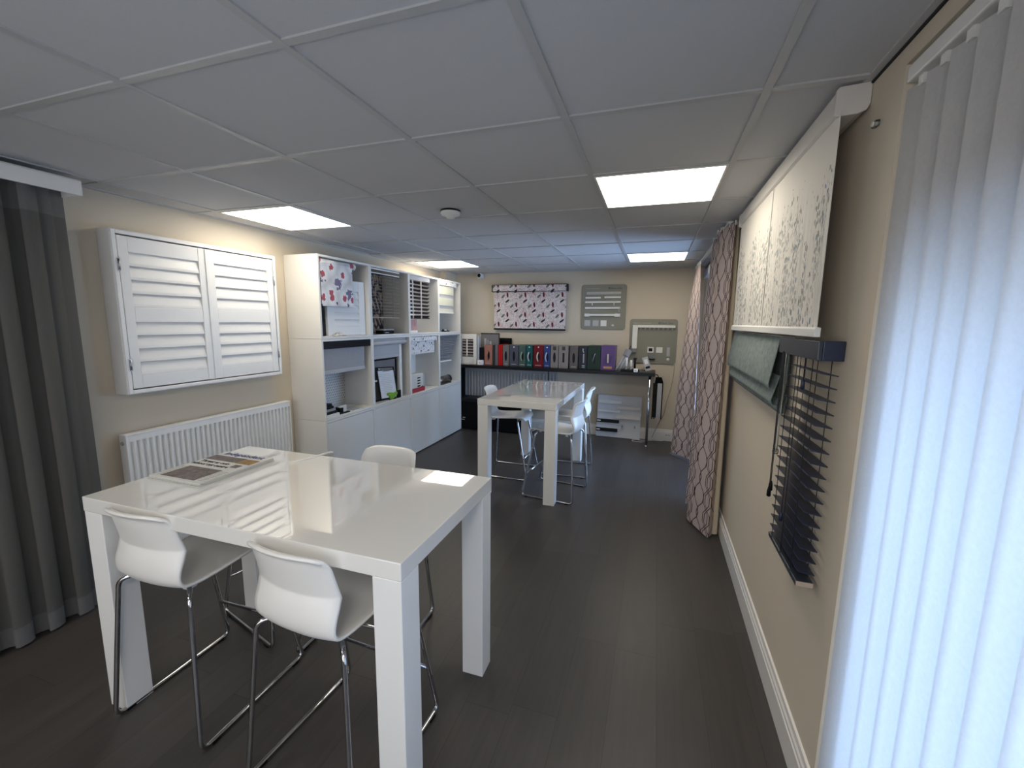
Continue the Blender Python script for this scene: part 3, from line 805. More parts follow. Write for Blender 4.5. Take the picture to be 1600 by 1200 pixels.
for (a, b, l, mt, dz) in ((2.27, 2.39, 'thin grey magazine lying beside the business card holder', M['cassette'], .006), (2.405, 2.50, 'thin pale yellow leaflet in the corner of the near middle shelf', M['citrus'], .004)):
    tag(MB().prism([(CF - .16, a, SM + .0004), (CF - .02, a + .01, SM + .0004), (CF - .02, b + .008, SM + .0004), (CF - .16, b, SM + .0004)], (0, 0, dz)).build('leaflet', mt), l, 'leaflet')
# --- unit 2 middle
y0, y1 = inn[1]
t = thing('roller_blind', 'silver grey cassette roller blind in a channel frame around the clipboard', 'blind', (CF, 2.86, CM))
MB().box(CF - .075, CF - .02, y0 + .002, 3.17, CM - .07, CM - .001).build('head_box', M['cassette'], t, .01)
MB().cyl((CF - .03, y0 + .003, CM - .045), (CF - .03, 3.165, CM - .045), .027, 20).build('roll_cover', M['cassette'], t)
MB().box(CF - .060, CF - .035, 3.065, 3.105, SM + .0005, CM - .07).build('side_channel', M['white'], t, .003)
MB().box(CF - .052, CF - .050, y0 + .004, 3.064, 1.19, CM - .07).build('fabric', M['cassette'], t)
MB().box(CF - .060, CF - .042, y0 + .004, 3.064, 1.155, 1.19).build('bottom_bar', M['cassette'], t, .003)
t = thing('window_sample', 'dark framed grey window panel standing behind the clipboard', 'frame', (CF - .09, 2.8, SM))
f = MB(); frame_yz(f, CF - .095, CF - .075, y0 + .003, 3.062, SM + .0005, 1.15, .018); f.build('frame', M['black'], t)
MB().box(CF - .088, CF - .084, y0 + .021, 3.044, SM + .018, 1.132).build('panel', M['greyboard'], t)
MB().cyl((CF - .078, y0 + .02, .935), (CF - .03, y0 + .075, .94), .008, 12).build('handle', M['white'], t)
t = thing('clipboard', 'black clipboard with white notes leaning in the second middle cube', 'clipboard', (CF - .05, 2.85, SM))
ln = Vector((-.05, 0, .36)).normalized(); sd_ = Vector((0, 1, -.06)).normalized(); nn = sd_.cross(ln) * 1
if nn.x < 0: nn = -nn
c0 = Vector((CF - .047, 2.84, SM + .182))
MB().obox(c0, sd_, nn, ln, .158, .002, .165).build('board', M['black'], t, .001)
MB().obox(c0 + nn * .003 - ln * .014, sd_, nn, ln, .135, .0008, .142).build('paper', M['sampleboard'], t)
MB().obox(c0 + nn * .006 + ln * .145, sd_, nn, ln, .12, .004, .010).obox(c0 + nn * .006 + ln * .128, sd_, nn, ln, .06, .004, .009).build('clip', M['steel'], t, .002)
wl = MB()
for k in range(12): wl.obox(c0 + nn * .004 + ln * (.09 - .018 * k) - sd_ * (.02 + .012 * math.sin(k * 2.3)), sd_, nn, ln, .085 + .015 * math.sin(k * 1.7), .0004, .0012)
wl.build('handwriting_lettering', M['grey'], t)
t = thing('tape_reel', 'lime green and black gadget lying in front of the clipboard', 'gadget', (CF - .02, 2.9, SM))
gp = []
for k in range(16):
    a = 2 * PI * k / 16; r_ = .045 + .018 * math.sin(3 * a + .5); gp.append((CF - .021, 2.885 + r_ * 1.9 * math.cos(a), SM + .048 + r_ * .75 * math.sin(a)))
MB().prism(gp, (.012, 0, 0)).build('body', M['lime'], t)
MB().box(CF - .0215, CF - .005, 2.965, 3.03, SM + .0005, SM + .085).build('grip', M['black'], t, .006)
MB().box(CF - .02, CF - .009, 2.82, 2.95, SM + .0005, SM + .012).build('foot', M['black'], t)
for (a, b, l, x0) in ((2.60, 2.74, 'brown toned leaflet at the edge of the clipboard shelf', CF - .10), (2.75, 2.86, 'white printed leaflet under the lime green gadget', CF - .055)):
    o = tag(MB().prism([(x0, a, SM + .0004), (x0 + .05, a + .02, SM + .0004), (x0 + .048, b + .02, SM + .0004), (x0 - .002, b, SM + .0004)], (0, 0, .004)).build('leaflet', M['tape'] if 'brown' in l else M['paper']), l, 'leaflet')
# --- unit 3 middle
y0, y1 = inn[2]
t = thing('roller_blind', 'white blossom print roller blind in the third middle cube', 'blind', (CF, 3.56, CM))
MB().box(CF - .062, CF - .004, y0 + .006, 3.835, CM - .058, CM - .004).build('cassette', M['dotty'], t, .006)
MB().box(CF - .064, CF - .002, 3.835, 3.848, CM - .06, CM - .003).box(CF - .064, CF - .002, y0 + .001, y0 + .010, CM - .06, CM - .003).each('end_cap', M['white'], t, .002)
MB().box(CF - .030, CF - .028, y0 + .010, 3.825, 1.17, CM - .058).build('fabric', M['dotty'], t)
sc = MB(); yy = y0 + .010
for k in range(12):
    a = y0 + .010 + (3.825 - y0 - .010) * k / 12; b_ = y0 + .010 + (3.825 - y0 - .010) * (k + 1) / 12; m_ = (a + b_) / 2; r_ = (b_ - a) / 2
    sc.prism([(CF - .030, m_ + r_ * math.cos(PI + PI * q / 6), 1.172 + .02 * math.sin(PI + PI * q / 6)) for q in range(7)], (.002, 0, 0))
sc.build('scalloped_hem', M['white'], t)
t = thing('motor_box', 'red and white product box with four dark windows in the third middle cube', 'box', (CF - .08, 3.45, SM))
MB().box(CF - .13, CF - .018, y0 + .012, 3.56, SM + .0005, SM + .05).build('red_base', M['redcard'], t, .002)
MB().box(CF - .125, CF - .024, y0 + .014, 3.535, SM + .0505, .925).build('box', M['paper'], t, .003)
bw = MB()
for k in range(4): bw.box(CF - .0245, CF - .0232, 3.40, 3.465, .775 + .032 * k + (.0 if k else -.0), .790 + .032 * k)
bw.each('window_print', M['black'], t)
MB().box(CF - .0245, CF - .0228, 3.49, 3.525, .735, .775).build('badge', M['black'], t)
MB().box(CF - .06, CF - .05, 3.55, 3.62, SM + .0505, .905).box(CF - .052, CF - .047, 3.56, 3.61, .84, .90).build('side_card', M['cassette'], t)
# --- unit 4 middle
y0, y1 = inn[3]
t = thing('pleated_blind', 'grey pleated blind tapering to a point side in the far middle cube', 'blind', (CF, 4.2, CM))
m = MB(); npl = 14
for k in range(npl):
    za, zb = CM - .012 - (CM - 1.03) * k / npl, CM - .012 - (CM - 1.03) * (k + 1) / npl; zm = (za + zb) / 2
    def ye(z): return 4.262 + (4.512 - 4.262) * (z - 1.02) / (CM - 1.02)
    for (a, b, xa, xb) in ((za, zm, CF - .045, CF - .020), (zm, zb, CF - .020, CF - .045)):
        m.add([(xa, y0 + .003, a), (xb, y0 + .003, b), (xb, ye(b) - .003, b), (xa, ye(a) - .003, a)], [(0, 1, 2, 3)])
m.build('pleated_fabric', M['greyroll'], t)
MB().box(CF - .05, CF - .015, y0 + .003, 4.508, CM - .013, CM - .001).build('head_rail', M['cassette'], t)
MB().box(CF - .05, CF - .012, y0 + .003, 4.262, 1.012, 1.03).build('bottom_rail', M['white'], t, .003)
t = thing('film_roll', 'bronze film roll with a black end lying in the far middle cube', 'roll', (CF - .07, 4.1, SM))
MB().cyl((CF - .072, y0 + .006, SM + .052), (CF - .072, 4.275, SM + .052), .048, 28).build('roll', M['tube'], t)
MB().cyl((CF - .072, 4.275, SM + .052), (CF - .072, 4.292, SM + .052), .051, 28).each('end_cap', M['black'], t)
MB().box(CF - .045, CF - .014, y0 + .006, 4.26, SM + .0005, SM + .018).build('loose_flap', M['tube'], t, .003)

# ================================================================== BACK COUNTER
CTZ = .936; CY0 = 4.535
t = thing('counter', 'long black worktop along the back wall on slim chrome legs', 'counter', (-1.7, 4.74, 0))
MB().box(-3.095, -.245, CY0, YB - .002, CTZ - .042, CTZ).build('worktop', M['counter'], t, .002)
for lx in (-.305,):
    MB().cyl((lx, CY0 + .03, .02), (lx, CY0 + .03, CTZ - .043), .016, 20).build('leg', M['chrome'], t)
    MB().lathe((lx, CY0 + .03, 0), [(0, .0), (.024, .0), (.024, .008), (.016, .02)], 20).build('foot', M['chrome'], t)
MB().box(-3.09, -2.945, CY0 + .02, YB - .022, 0, CTZ - .043).build('shade_panel', M['blackmatt'], t)  # black sheet standing in for the shadowed wall beside the radiator
MB().cyl((-1.645, 4.80, .0), (-1.645, 4.80, CTZ - .043), .006, 10).build('rear_leg', M['chrome'], t)
t = thing('storage_trunk', 'low black storage trunk under the counter beside the shelving', 'trunk', (-2.3, 4.6, 0))
MB().box(-2.935, -1.88, 4.555, 4.82, .012, .40).build('body', M['blackmatt'], t, .01)
MB().box(-2.94, -1.875, 4.55, 4.825, .402, .455).build('lid', M['black'], t, .008)
for fx in (-2.9, -1.95): MB().box(fx, fx + .04, 4.60, 4.78, 0, .012).build('foot', M['black'], t)
MB().box(-2.83, -2.79, 4.551, 4.555, .17, .18).box(-2.845, -2.80, 4.551, 4.555, .14, .15).each('logo_mark', M['paletext'], t)
# --- things on the counter, left to right
t = thing('shutter_sample', 'white shutter sample with open brown louvres on the counter', 'shutter sample', (-2.76, 4.66, CTZ))
m = MB(); x0, x1, z0, z1, yy = -2.93, -2.648, CTZ + .0005, 1.362, 4.63
m.box(x0, x0 + .05, yy, yy + .03, z0, z1); m.box(x1 - .05, x1, yy, yy + .03, z0, z1); m.box(x0 + .05, x1 - .05, yy, yy + .03, z1 - .07, z1); m.box(x0 + .05, x1 - .05, yy, yy + .03, z0, z0 + .105)
m.build('frame', M['cab'], t, .002)
m = MB()
for k in range(6): m.obox(((x0 + x1) / 2, yy + .015, z0 + .125 + .041 * k), (1, 0, 0), (0, .9, -.43), (0, .43, .9), (x1 - x0) / 2 - .052, .02, .003)
m.build('louvres', M['tape'], t)
MB().box((x0 + x1) / 2 - .008, (x0 + x1) / 2 + .008, yy - .014, yy - .004, z0 + .115, z1 - .075).build('tilt_rod', M['white'], t, .002)
MB().box(x0 + .051, x1 - .051, yy + .034, yy + .036, z0 + .1, z1 - .06).build('dark_backing', M['brownslat'], t)
MB().box(x0 + .10, x0 + .17, yy - .02, yy - .001, z0, z0 + .02).build('label_stand', M['paper'], t)
t = thing('photo_board', 'grey picture board standing behind the salmon pink sample book', 'board', (-2.5, 4.8, CTZ))
MB().box(-2.655, -2.372, 4.81, 4.83, CTZ + .0005, 1.372).build('panel', M['greyboard'], t)
MB().box(-2.655, -2.372, 4.806, 4.81, 1.362, 1.374).box(-2.378, -2.368, 4.806, 4.812, CTZ + .0005, 1.372).each('edge_strip', M['black'], t)
for k, xx in enumerate((-2.60, -2.56, -2.52)): MB().box(xx, xx + .03, 4.804, 4.81, 1.18, 1.30 - .02 * k).build('printed_pane', M['cassette'] if k != 1 else M['grey'], t)
t = thing('sample_case', 'tall black sample case with a clear sleeve beside the shutter sample', 'case', (-2.6, 4.68, CTZ))
MB().box(-2.612, -2.527, 4.65, 4.78, CTZ + .0005, 1.175).build('case', M['black'], t, .003)
MB().box(-2.640, -2.613, 4.63, 4.70, CTZ + .0005, 1.34).build('sleeve', M['cassette'], t, .008)
t = thing('card_block', 'small white card block in front of the black sample case', 'card', (-2.58, 4.62, CTZ))
MB().box(-2.612, -2.535, 4.575, 4.625, CTZ + .0005, CTZ + .068).build('block', M['white'], t, .002)
MB().box(-2.590, -2.560, 4.5743, 4.575, CTZ + .028, CTZ + .036).build('print_mark', M['grey'], t)
def book(label, x0, x1, h, col, handle='arch', hc=None, dot=False, band=None, y0=4.62, rough=.35):
    dep = .17 if x0 < -2.37 else .27
    t = thing('sample_book', label, 'sample book', ((x0 + x1) / 2, y0, CTZ), 'fabric sample books in a row on the counter')
    w_ = x1 - x0 - .003; cx = (x0 + x1) / 2; z0 = CTZ + .0006; z1 = CTZ + h; cz = (z0 + z1) / 2
    mt = bookmat('book_cover', col, rough)
    prof = rrect(w_, z1 - z0, min(.014, w_ * .2))
    MB().prism([(cx + a, y0, cz + b) for a, b in prof], (0, .012, 0)).build('cover', mt, t, .0015)
    MB().box(cx - w_ / 2 + .002, cx + w_ / 2 - .002, y0 + .0125, y0 + dep, z0, z1 - .004).build('pages', mt, t)
    hz = z0 + (z1 - z0) * .47
    if handle in ('arch', 'slot', 'oval'):
        a, b = (.021, .068) if handle != 'oval' else (.018, .068)
        if handle == 'slot': pr = rrect(.026, .125, .004)
        else: pr = [(a * math.cos(2 * PI * k / 20), b * math.sin(2 * PI * k / 20)) for k in range(20)]
        MB().prism([(cx + u, y0 - .0008, hz + v) for u, v in pr], (0, .002, 0)).build('hand_hole', M['black'], t)
    if handle == 'arch':
        MB().tube([(cx - .004, y0 + .001, hz - .062), (cx - .014, y0 - .010, hz - .03), (cx - .017, y0 - .016, hz), (cx - .014, y0 - .010, hz + .03), (cx - .004, y0 + .001, hz + .062)], .0092, .03, 8).build('handle', plain('book_handle', hc or tuple(min(1, c * 2.4 + .2) for c in col), .35), t)
    if handle == 'loop':
        MB().tube([(cx - .012, y0 + .001, hz - .06), (cx - .014, y0 - .014, hz - .04), (cx + .010, y0 - .014, hz + .05), (cx + .018, y0 - .006, hz + .062)], .004, .01, 8).build('handle', M['steel'], t)
        MB().prism([(cx + u, y0 - .0008, hz + v) for u, v in rrect(.032, .12, .012)], (0, .002, 0)).build('hand_hole', M['black'], t)
    if handle == 'strap':
        MB().box(cx - .011, cx + .011, y0 - .010, y0 - .002, hz - .055, hz + .06).build('handle', M['rawwood'], t, .004)
        MB().prism([(cx + u, y0 - .0008, hz + v) for u, v in [(-.05, -.09), (-.02, -.06), (0, -.085), (.035, -.05), (.05, .01), (.06, .03), (.02, .04), (-.02, .05), (-.045, .0)]], (0, .0015, 0)).build('ink_splash', plain('dark_violet_print', (.05, .02, .09), .5), t)
    if dot: MB().prism([(cx + .009 * math.cos(2 * PI * k / 14), y0 - .001, z1 - .028 + .009 * math.sin(2 * PI * k / 14)) for k in range(14)], (0, .002, 0)).build('emblem', M['white'], t)
    if band == 'top': MB().box(cx - .022, cx + .022, y0 - .001, y0 + .001, z1 - .062, z1 - .012).build('swatch_window', M['brownslat'], t)
    if band == 'low': MB().box(cx - w_ * .3, cx + w_ * .3, y0 - .001, y0 + .001, z0 + .022, z0 + .030).each('title_bar', M['paletext'], t)
    if band == 'gold': MB().box(cx - w_ * .3, cx + w_ * .3, y0 - .001, y0 + .001, z0 + .02, z0 + .05).each('title_bar', plain('orange_print', (.42, .20, .10), .5), t)
    if band == 'marks':
        MB().prism([(cx - .004, y0 - .001, z1 - .03), (cx + .012, y0 - .001, z1 - .04), (cx + .004, y0 - .001, z1 - .055), (cx + .018, y0 - .001, z1 - .085), (cx + .008, y0 - .001, z1 - .085), (cx - .004, y0 - .001, z1 - .06)], (0, .002, 0)).build('emblem', M['cassette'], t)
        MB().box(cx - .006, cx + .030, y0 - .001, y0 + .001, z0 + .02, z0 + .028).box(cx - .006, cx + .030, y0 - .001, y0 + .001, z0 + .04, z0 + .052).each('title_bar', M['cassette'], t)
        MB().box(cx + .004, cx + .022, y0 - .008, y0 - .001, hz - .06, hz + .06).build('handle', M['grey'], t, .003)
    return t
BK = [('salmon pink sample book with an oval handle hole', -2.524, -2.404, .283, (.48, .215, .165), 'arch', (.30, .13, .09), False, 'low'),
      ('thin dark green sample book touching the salmon one', -2.402, -2.370, .285, (.035, .042, .036), None, None, False, None),
      ('narrow plain grey sample book between dark green book and red folder', -2.366, -2.322, .287, (.20, .195, .195), None, None, False, None),
      ('bright red glossy folder standing in the row of sample books', -2.320, -2.252, .292, (.55, .008, .010), None, None, False, None),
      ('grey sample book with a black handle hole, between red folder and slate blue book', -2.250, -2.160, .287, (.21, .20, .20), 'oval', None, False, 'low'),
      ('slate blue sample book with a white emblem', -2.153, -2.026, .290, (.105, .11, .145), 'oval', None, True, 'low'),
      ('sage green sample book with a pale green handle', -2.021, -1.921, .293, (.085, .14, .115), 'arch', (.22, .30, .26), False, 'low'),
      ('teal sample book with a silver handle', -1.917, -1.824, .295, (.006, .115, .115), 'arch', (.40, .46, .46), True, 'low'),
      ('dark red sample book with a cream handle', -1.814, -1.674, .298, (.20, .006, .014), 'arch', (.55, .45, .36), True, 'low'),
      ('royal blue sample book with a pale handle', -1.670, -1.582, .298, (.035, .07, .25), 'arch', (.34, .40, .55), True, 'low'),
      ('narrow taupe sample book with a curved black hand hole', -1.576, -1.472, .298, (.30, .255, .235), 'oval', None, False, 'top'),
      ('wider taupe sample book with a straight black slot', -1.467, -1.337, .300, (.32, .27, .25), 'slot', None, False, 'top'),
      ('brownish grey sample book with an oval hole and pale title', -1.322, -1.212, .300, (.155, .125, .115), 'oval', None, False, 'low'),
      ('near-black navy sample book with silver marks', -1.205, -1.094, .302, (.010, .014, .024), None, None, False, 'marks'),
      ('dark green sample book with a wire loop handle', -1.091, -.921, .312, (.0015, .026, .014), 'loop', None, False, None),
      ('purple sample book with a wooden handle at the row end', -.918, -.737, .318, (.125, .06, .19), 'strap', None, False, 'gold')]
for b in BK: book(*b)
t = thing('document_case', 'black document case poking up behind the red folder', 'case', (-2.31, 4.905, CTZ))
MB().box(-2.40, -2.225, 4.90, 4.935, CTZ + .0005, 1.305).build('case', M['blackmatt'], t, .004)
MB().box(-2.38, -2.245, 4.895, 4.90, 1.27, 1.295).build('flap', M['black'], t)
# --- gadgets at the right end of the counter
t = thing('wand_bundle', 'leaning bundle of grey wand samples with a black head on the counter', 'wand samples', (-.66, 4.66, CTZ))
base, tip = Vector((-.690, 4.60, CTZ + .012)), Vector((-.572, 4.70, 1.215))
dv = tip - base
for k in range(4):
    o_ = Vector((.016 * (k - 1.5), .012 * (k % 2), 0))
    MB().tube([base + o_ * 1.5, base + dv * .72 + o_ * .9], .0065, 0, 8).build('wand', M['cassette'] if k % 2 == 0 else M['grey'], t)
MB().obox(base + dv * .80, dv.normalized(), dv.orthogonal().normalized(), dv.normalized().cross(dv.orthogonal().normalized()), .045, .028, .034).build('head', M['grey'], t, .004)
MB().tube([base + dv * .9, base + dv * 1.14], .005, 0, 8).build('pull_cord', M['black'], t)
t = thing('remote_stand', 'black desk stand with two white upright handsets on the counter', 'stand', (-.5, 4.66, CTZ))
MB().box(-.665, -.435, 4.60, 4.74, CTZ + .0005, CTZ + .022).build('base', M['black'], t, .004)
for (xx, yy, hh) in ((-.597, 4.655, .165), (-.54, 4.635, .135)):
    h = MB().lathe((xx, yy, CTZ), [(0, .0225), (.013, .0225), (.013, .06), (.015, .062), (.015, hh), (.012, hh + .006), (0, hh + .006)], 16).build('handset', M['white'], t)
    MB().lathe((xx, yy, CTZ), [(.0155, .052), (.0155, .060)], 16).build('collar', M['grey'], h)
MB().lathe((-.495, 4.67, CTZ), [(0, .0225), (.014, .0225), (.012, .13), (.026, .17), (.0, .172)], 16).build('funnel', M['black'], t)
t = thing('price_block', 'tiny white block at the front of the handset stand', 'block', (-.478, 4.57, CTZ))
MB().box(-.502, -.452, 4.555, 4.595, CTZ + .0005, CTZ + .042).build('block', M['white'], t, .002)
MB().box(-.488, -.466, 4.554, 4.555, CTZ + .018, CTZ + .026).build('print_mark', M['grey'], t)
t = thing('leaflet_holder', 'tilted grey remote card in a clear holder near the counter end', 'holder', (-.38, 4.67, CTZ))
l2 = Vector((-.14, .02, .42)).normalized(); s2 = Vector((.9, -.1, .31)).normalized(); n2_ = s2.cross(l2).normalized(); s2 = l2.cross(n2_).normalized()
c2 = Vector((-.352, 4.67, CTZ + .098))
MB().obox(c2, s2, n2_, l2, .036, .003, .088).build('card', M['cassette'], t, .002)
MB().obox(c2 - n2_ * .004 * (1 if n2_.y > 0 else -1) - l2 * .045, s2, n2_, l2, .026, .0015, .014).build('dark_window', M['black'], t)
MB().obox(c2 - n2_ * .004 * (1 if n2_.y > 0 else -1) + l2 * .03, s2, n2_, l2, .02, .0015, .03).build('print', M['white'], t)
MB().prism([(-.43, 4.70, CTZ + .0005), (-.33, 4.70, CTZ + .0005), (-.345, 4.70, CTZ + .09)], (0, .01, 0)).build('clear_foot', M['clear'], t)

# --- on the back wall
px0, px1 = -2.492, -1.440
t = thing('roller_blind', 'white feather print roller blind with black trim on the back wall', 'blind', ((px0 + px1) / 2, YB, 1.42))
MB().box(px0 - .005, px1 + .005, YB - .085, YB - .002, 1.962, 2.046).build('cassette', M['sprig'], t, .004)
MB().box(px0 - .018, px0 - .005, YB - .088, YB - .001, 1.955, 2.052).each('end_cap', M['black'], t)
MB().box(px1 + .005, px1 + .018, YB - .088, YB - .001, 1.955, 2.052).each('end_cap', M['black'], t)
MB().box(px0 - .005, px1 + .005, YB - .087, YB - .002, 2.046, 2.053).box(px0 - .005, px1 + .005, YB - .087, YB - .08, 1.955, 1.961).each('black_edge', M['black'], t)
MB().box(px0 + .005, px1 - .005, YB - .046, YB - .043, 1.446, 1.962).build('fabric', M['sprig'], t)
MB().box(px0 + .003, px1 - .003, YB - .054, YB - .036, 1.424, 1.446).build('bottom_bar', M['black'], t, .003)
def dboard(label, x0, x1, z0, z1, head, loc):
    t = thing('display_board', label, 'display board', ((x0 + x1) / 2, YB, z0), 'grey curtain track display boards')
    cx, cz = (x0 + x1) / 2, (z0 + z1) / 2
    MB().prism([(cx + a, YB - .016, cz + b) for a, b in rrect(x1 - x0, z1 - z0, .035)], (0, .015, 0)).build('panel', M['board'], t, .003)
    text('header', head, .030, (x0 + .05, YB - .0164, z1 - .060), (1, 0, 0), (0, 0, 1), M['paletext'], t)
    text('logo_lettering', 'Silent Gliss', .034, (x1 - .205, YB - .0164, z1 - .062), (1, 0, 0), (0, 0, 1), M['darktext'], t)
    MB().lathe((x1 - .222, YB - .0172, z1 - .05), [(.007, 0), (.013, 0)], 14, 'y').build('logo_icon', M['darktext'], t)
    return t
t = dboard('sage grey display board carrying five white curtain rails', -1.237, -.655, 1.450, 2.040, 'Hand operated', 0)
bz = lambda p: 2.040 - .590 * p
def rail(t, x0, x1, z, h, d=.025, m=None, nm='curtain_rail'): return MB().box(x0, x1, YB - .0165 - d, YB - .0165, z - h / 2, z + h / 2).build(nm, m or M['white'], t, .003)
rail(t, -1.175, -.725, bz(.19), .034, .012, plain('translucent_rail', (.42, .42, .39), .4))
rail(t, -1.185, -.985, bz(.295), .022); rail(t, -.935, -.725, bz(.285), .022)
o = rail(t, -1.187, -.725, bz(.39), .022); MB().box(-1.10, -1.09, YB - .035, YB - .018, bz(.46), bz(.41)).box(-.815, -.805, YB - .035, YB - .018, bz(.46), bz(.41)).each('glider', M['white'], o)
o = rail(t, -1.187, -.725, bz(.52), .024); MB().tube([(-.74, YB - .03, bz(.54)), (-.742, YB - .03, bz(.62)), (-.75, YB - .03, bz(.545))], .003, .005, 6).build('draw_cord', M['white'], o)
o = rail(t, -1.187, -.73, bz(.675), .026, .03); MB().prism([(-1.19, YB - .05, bz(.645)), (-1.13, YB - .05, bz(.645)), (-1.10, YB - .05, bz(.68)), (-1.13, YB - .05, bz(.712)), (-1.19, YB - .05, bz(.712))], (0, .033, 0)).prism([(-.725, YB - .05, bz(.645)), (-.79, YB - .05, bz(.645)), (-.82, YB - .05, bz(.68)), (-.79, YB - .05, bz(.712)), (-.725, YB - .05, bz(.712))], (0, .033, 0)).each('end_housing', M['white'], o, .003)
for k, xx in enumerate((-1.19, -1.08, -.975)): MB().box(xx, xx + .078, YB - .019, YB - .0165, bz(.925), bz(.795)).build('picture_tile', M['cassette'] if k != 2 else M['white'], t)
MB().lathe((-.815, YB - .0165, bz(.91)), [(0, -.016), (.012, -.014), (.018, 0)], 14, 'y').build('finial', M['white'], t)
t = dboard('sage grey display board with an L-shaped motorised track and switches', -.594, -.006, 1.020, 1.592, 'Electric operated', 1)
by = lambda p: 1.592 - .572 * p
o = MB().box(-.555, -.035, YB - .055, YB - .0165, by(.19), by(.135)).build('motor_track', M['white'], t, .004)
MB().box(-.555, -.49, YB - .070, YB - .0165, by(.67), by(.14)).build('motor_housing', M['white'], t, .006)
MB().box(-.548, -.497, YB - .060, YB - .0165, by(.76), by(.67)).build('motor_end', M['grey'], t, .006)
m = MB()
for k in range(8): m.box(-.46 + .055 * k, -.445 + .055 * k, YB - .04, YB - .018, by(.235), by(.19))
m.each('glider', M['cassette'], t)
f = MB(); frame_xz(f, YB - .03, YB - .0165, -.358, -.280, by(.755), by(.625), .016); f.build('timer_frame', M['white'], t, .003)
MB().box(-.342, -.296, YB - .024, YB - .0165, by(.735), by(.645)).build('timer_screen', M['black'], t)
MB().box(-.250, -.172, YB - .028, YB - .0165, by(.755), by(.625)).build('wall_switch', M['white'], t, .004)
MB().box(-.122, -.078, YB - .03, YB - .0165, by(.83), by(.625)).build('remote_control', M['cassette'], t, .006)
MB().box(-.35, -.26, YB - .04, YB - .0165, by(.915), by(.89)).build('remote_shelf', M['black'], t, .003)
MB().box(-.345, -.265, YB - .030, YB - .0165, by(.89), by(.79)).build('remote_pocket', M['clear'], t)
MB().lathe((-.1, YB - .0165, by(.90)), [(0, -.014), (.014, -.012), (.02, 0)], 14, 'y').build('sensor', M['white'], t)
# --- under / beside the counter
t = thing('sample_board', 'pale board with six rail samples leaning against the wall under the counter', 'sample board', (-.67, 4.88, 0))
bu = Vector((.004, .055, .565)).normalized(); bx_ = Vector((1, 0, -.006)).normalized(); bn = bx_.cross(bu).normalized()   # bn points to +y or -y
if bn.y > 0: bn = -bn
bc = Vector((-.678, 4.888, .2875))
MB().obox(bc, bx_, bn, bu, .288, .008, .284).build('panel', M['sampleboard'], t, .002)
for (u0, u1, v, hgt, mt) in ((-.275, .03, .195, .022, M['white']), (-.03, .275, .125, .022, M['valance']), (-.275, .01, .07, .012, M['white']), (-.03, .275, .0, .024, M['valance']), (-.285, .01, -.065, .022, M['black']), (-.29, -.005, -.185, .022, M['black'])):
    r_ = MB().obox(bc + bx_ * (u0 + u1) / 2 + bu * v + bn * .026, bx_, bn, bu, (u1 - u0) / 2, .0178, hgt).build('rail_sample', mt, t, .002)
    if mt is M['black']: MB().obox(bc + bx_ * (u0 + .03) + bu * v + bn * .0448, bx_, bn, bu, .024, .001, .008).build('rail_label', M['white'], r_)
for u_ in (.05, .215): MB().obox(bc + bx_ * u_ + bu * -.125 + bn * .02, bx_, bn, bu, .008, .012, .016).each('bracket', M['grey'], t, .002)
t = thing('swatch_hanger', 'black and pale grey fringed swatches hanging from the counter end', 'swatch hanger', (-.2, 4.66, .85))
MB().tube([(-.243, 4.66, .905), (-.215, 4.66, .905), (-.2, 4.66, .86)], .006, .02, 8).build('hook', M['black'], t)
MB().prism([(-.245, 4.645, .80), (-.14, 4.645, .80), (-.165, 4.645, .875), (-.235, 4.645, .875)], (0, .03, 0)).build('header', M['blackmatt'], t, .003)
for k in range(9):
    xx = -.262 + .0135 * k; MB().box(xx, xx + .0125, 4.635 + .004 * (k % 3), 4.67, .345 + .02 * (k % 2), .80).build('strip', M['blackmatt'] if k in (0, 1, 2, 3, 8) else M['cassette'], t)
# plug socket in the skirting, cables
t = thing('wall_socket', 'white twin socket on the skirting beside the far patterned curtain', 'socket', (-.03, YB - .018, .09))
MB().box(-.085, .0, YB - .027, YB - .0185, .045, .125).build('faceplate', M['white'], t, .003)
MB().box(-.070, -.064, YB - .0285, YB - .0268, .075, .088).box(-.055, -.049, YB - .0285, YB - .0268, .075, .088).box(-.035, -.029, YB - .0285, YB - .0268, .075, .088).box(-.02, -.014, YB - .0285, YB - .0268, .075, .088).each('pin_slot', M['black'], t)
tag(MB().tube([(-.016, YB - .006, 1.018), (-.014, YB - .006, .90), (-.04, YB - .006, .70), (-.085, YB - .006, .52), (-.10, YB - .006, .36), (-.16, YB - .008, .25), (-.20, YB - .024, .14), (-.24, YB - .03, .03)], .0035, .08, 8).build('power_cable', plain('beige_cable', (.36, .30, .22), .6)), 'thin beige cable trailing from the motor display board down the wall', 'cable')
tag(MB().tube([(-.10, YB - .05, .006), (-.22, YB - .07, .006), (-.36, YB - .13, .006), (-.46, YB - .10, .006), (-.50, YB - .19, .006), (-.40, YB - .22, .006), (-.28, YB - .17, .006), (-.33, YB - .06, .006), (-.24, YB - .05, .006)], .004, .06, 8).build('extension_cable', M['white']), 'loose white cable coiled on the floor near the chrome counter leg', 'cable')

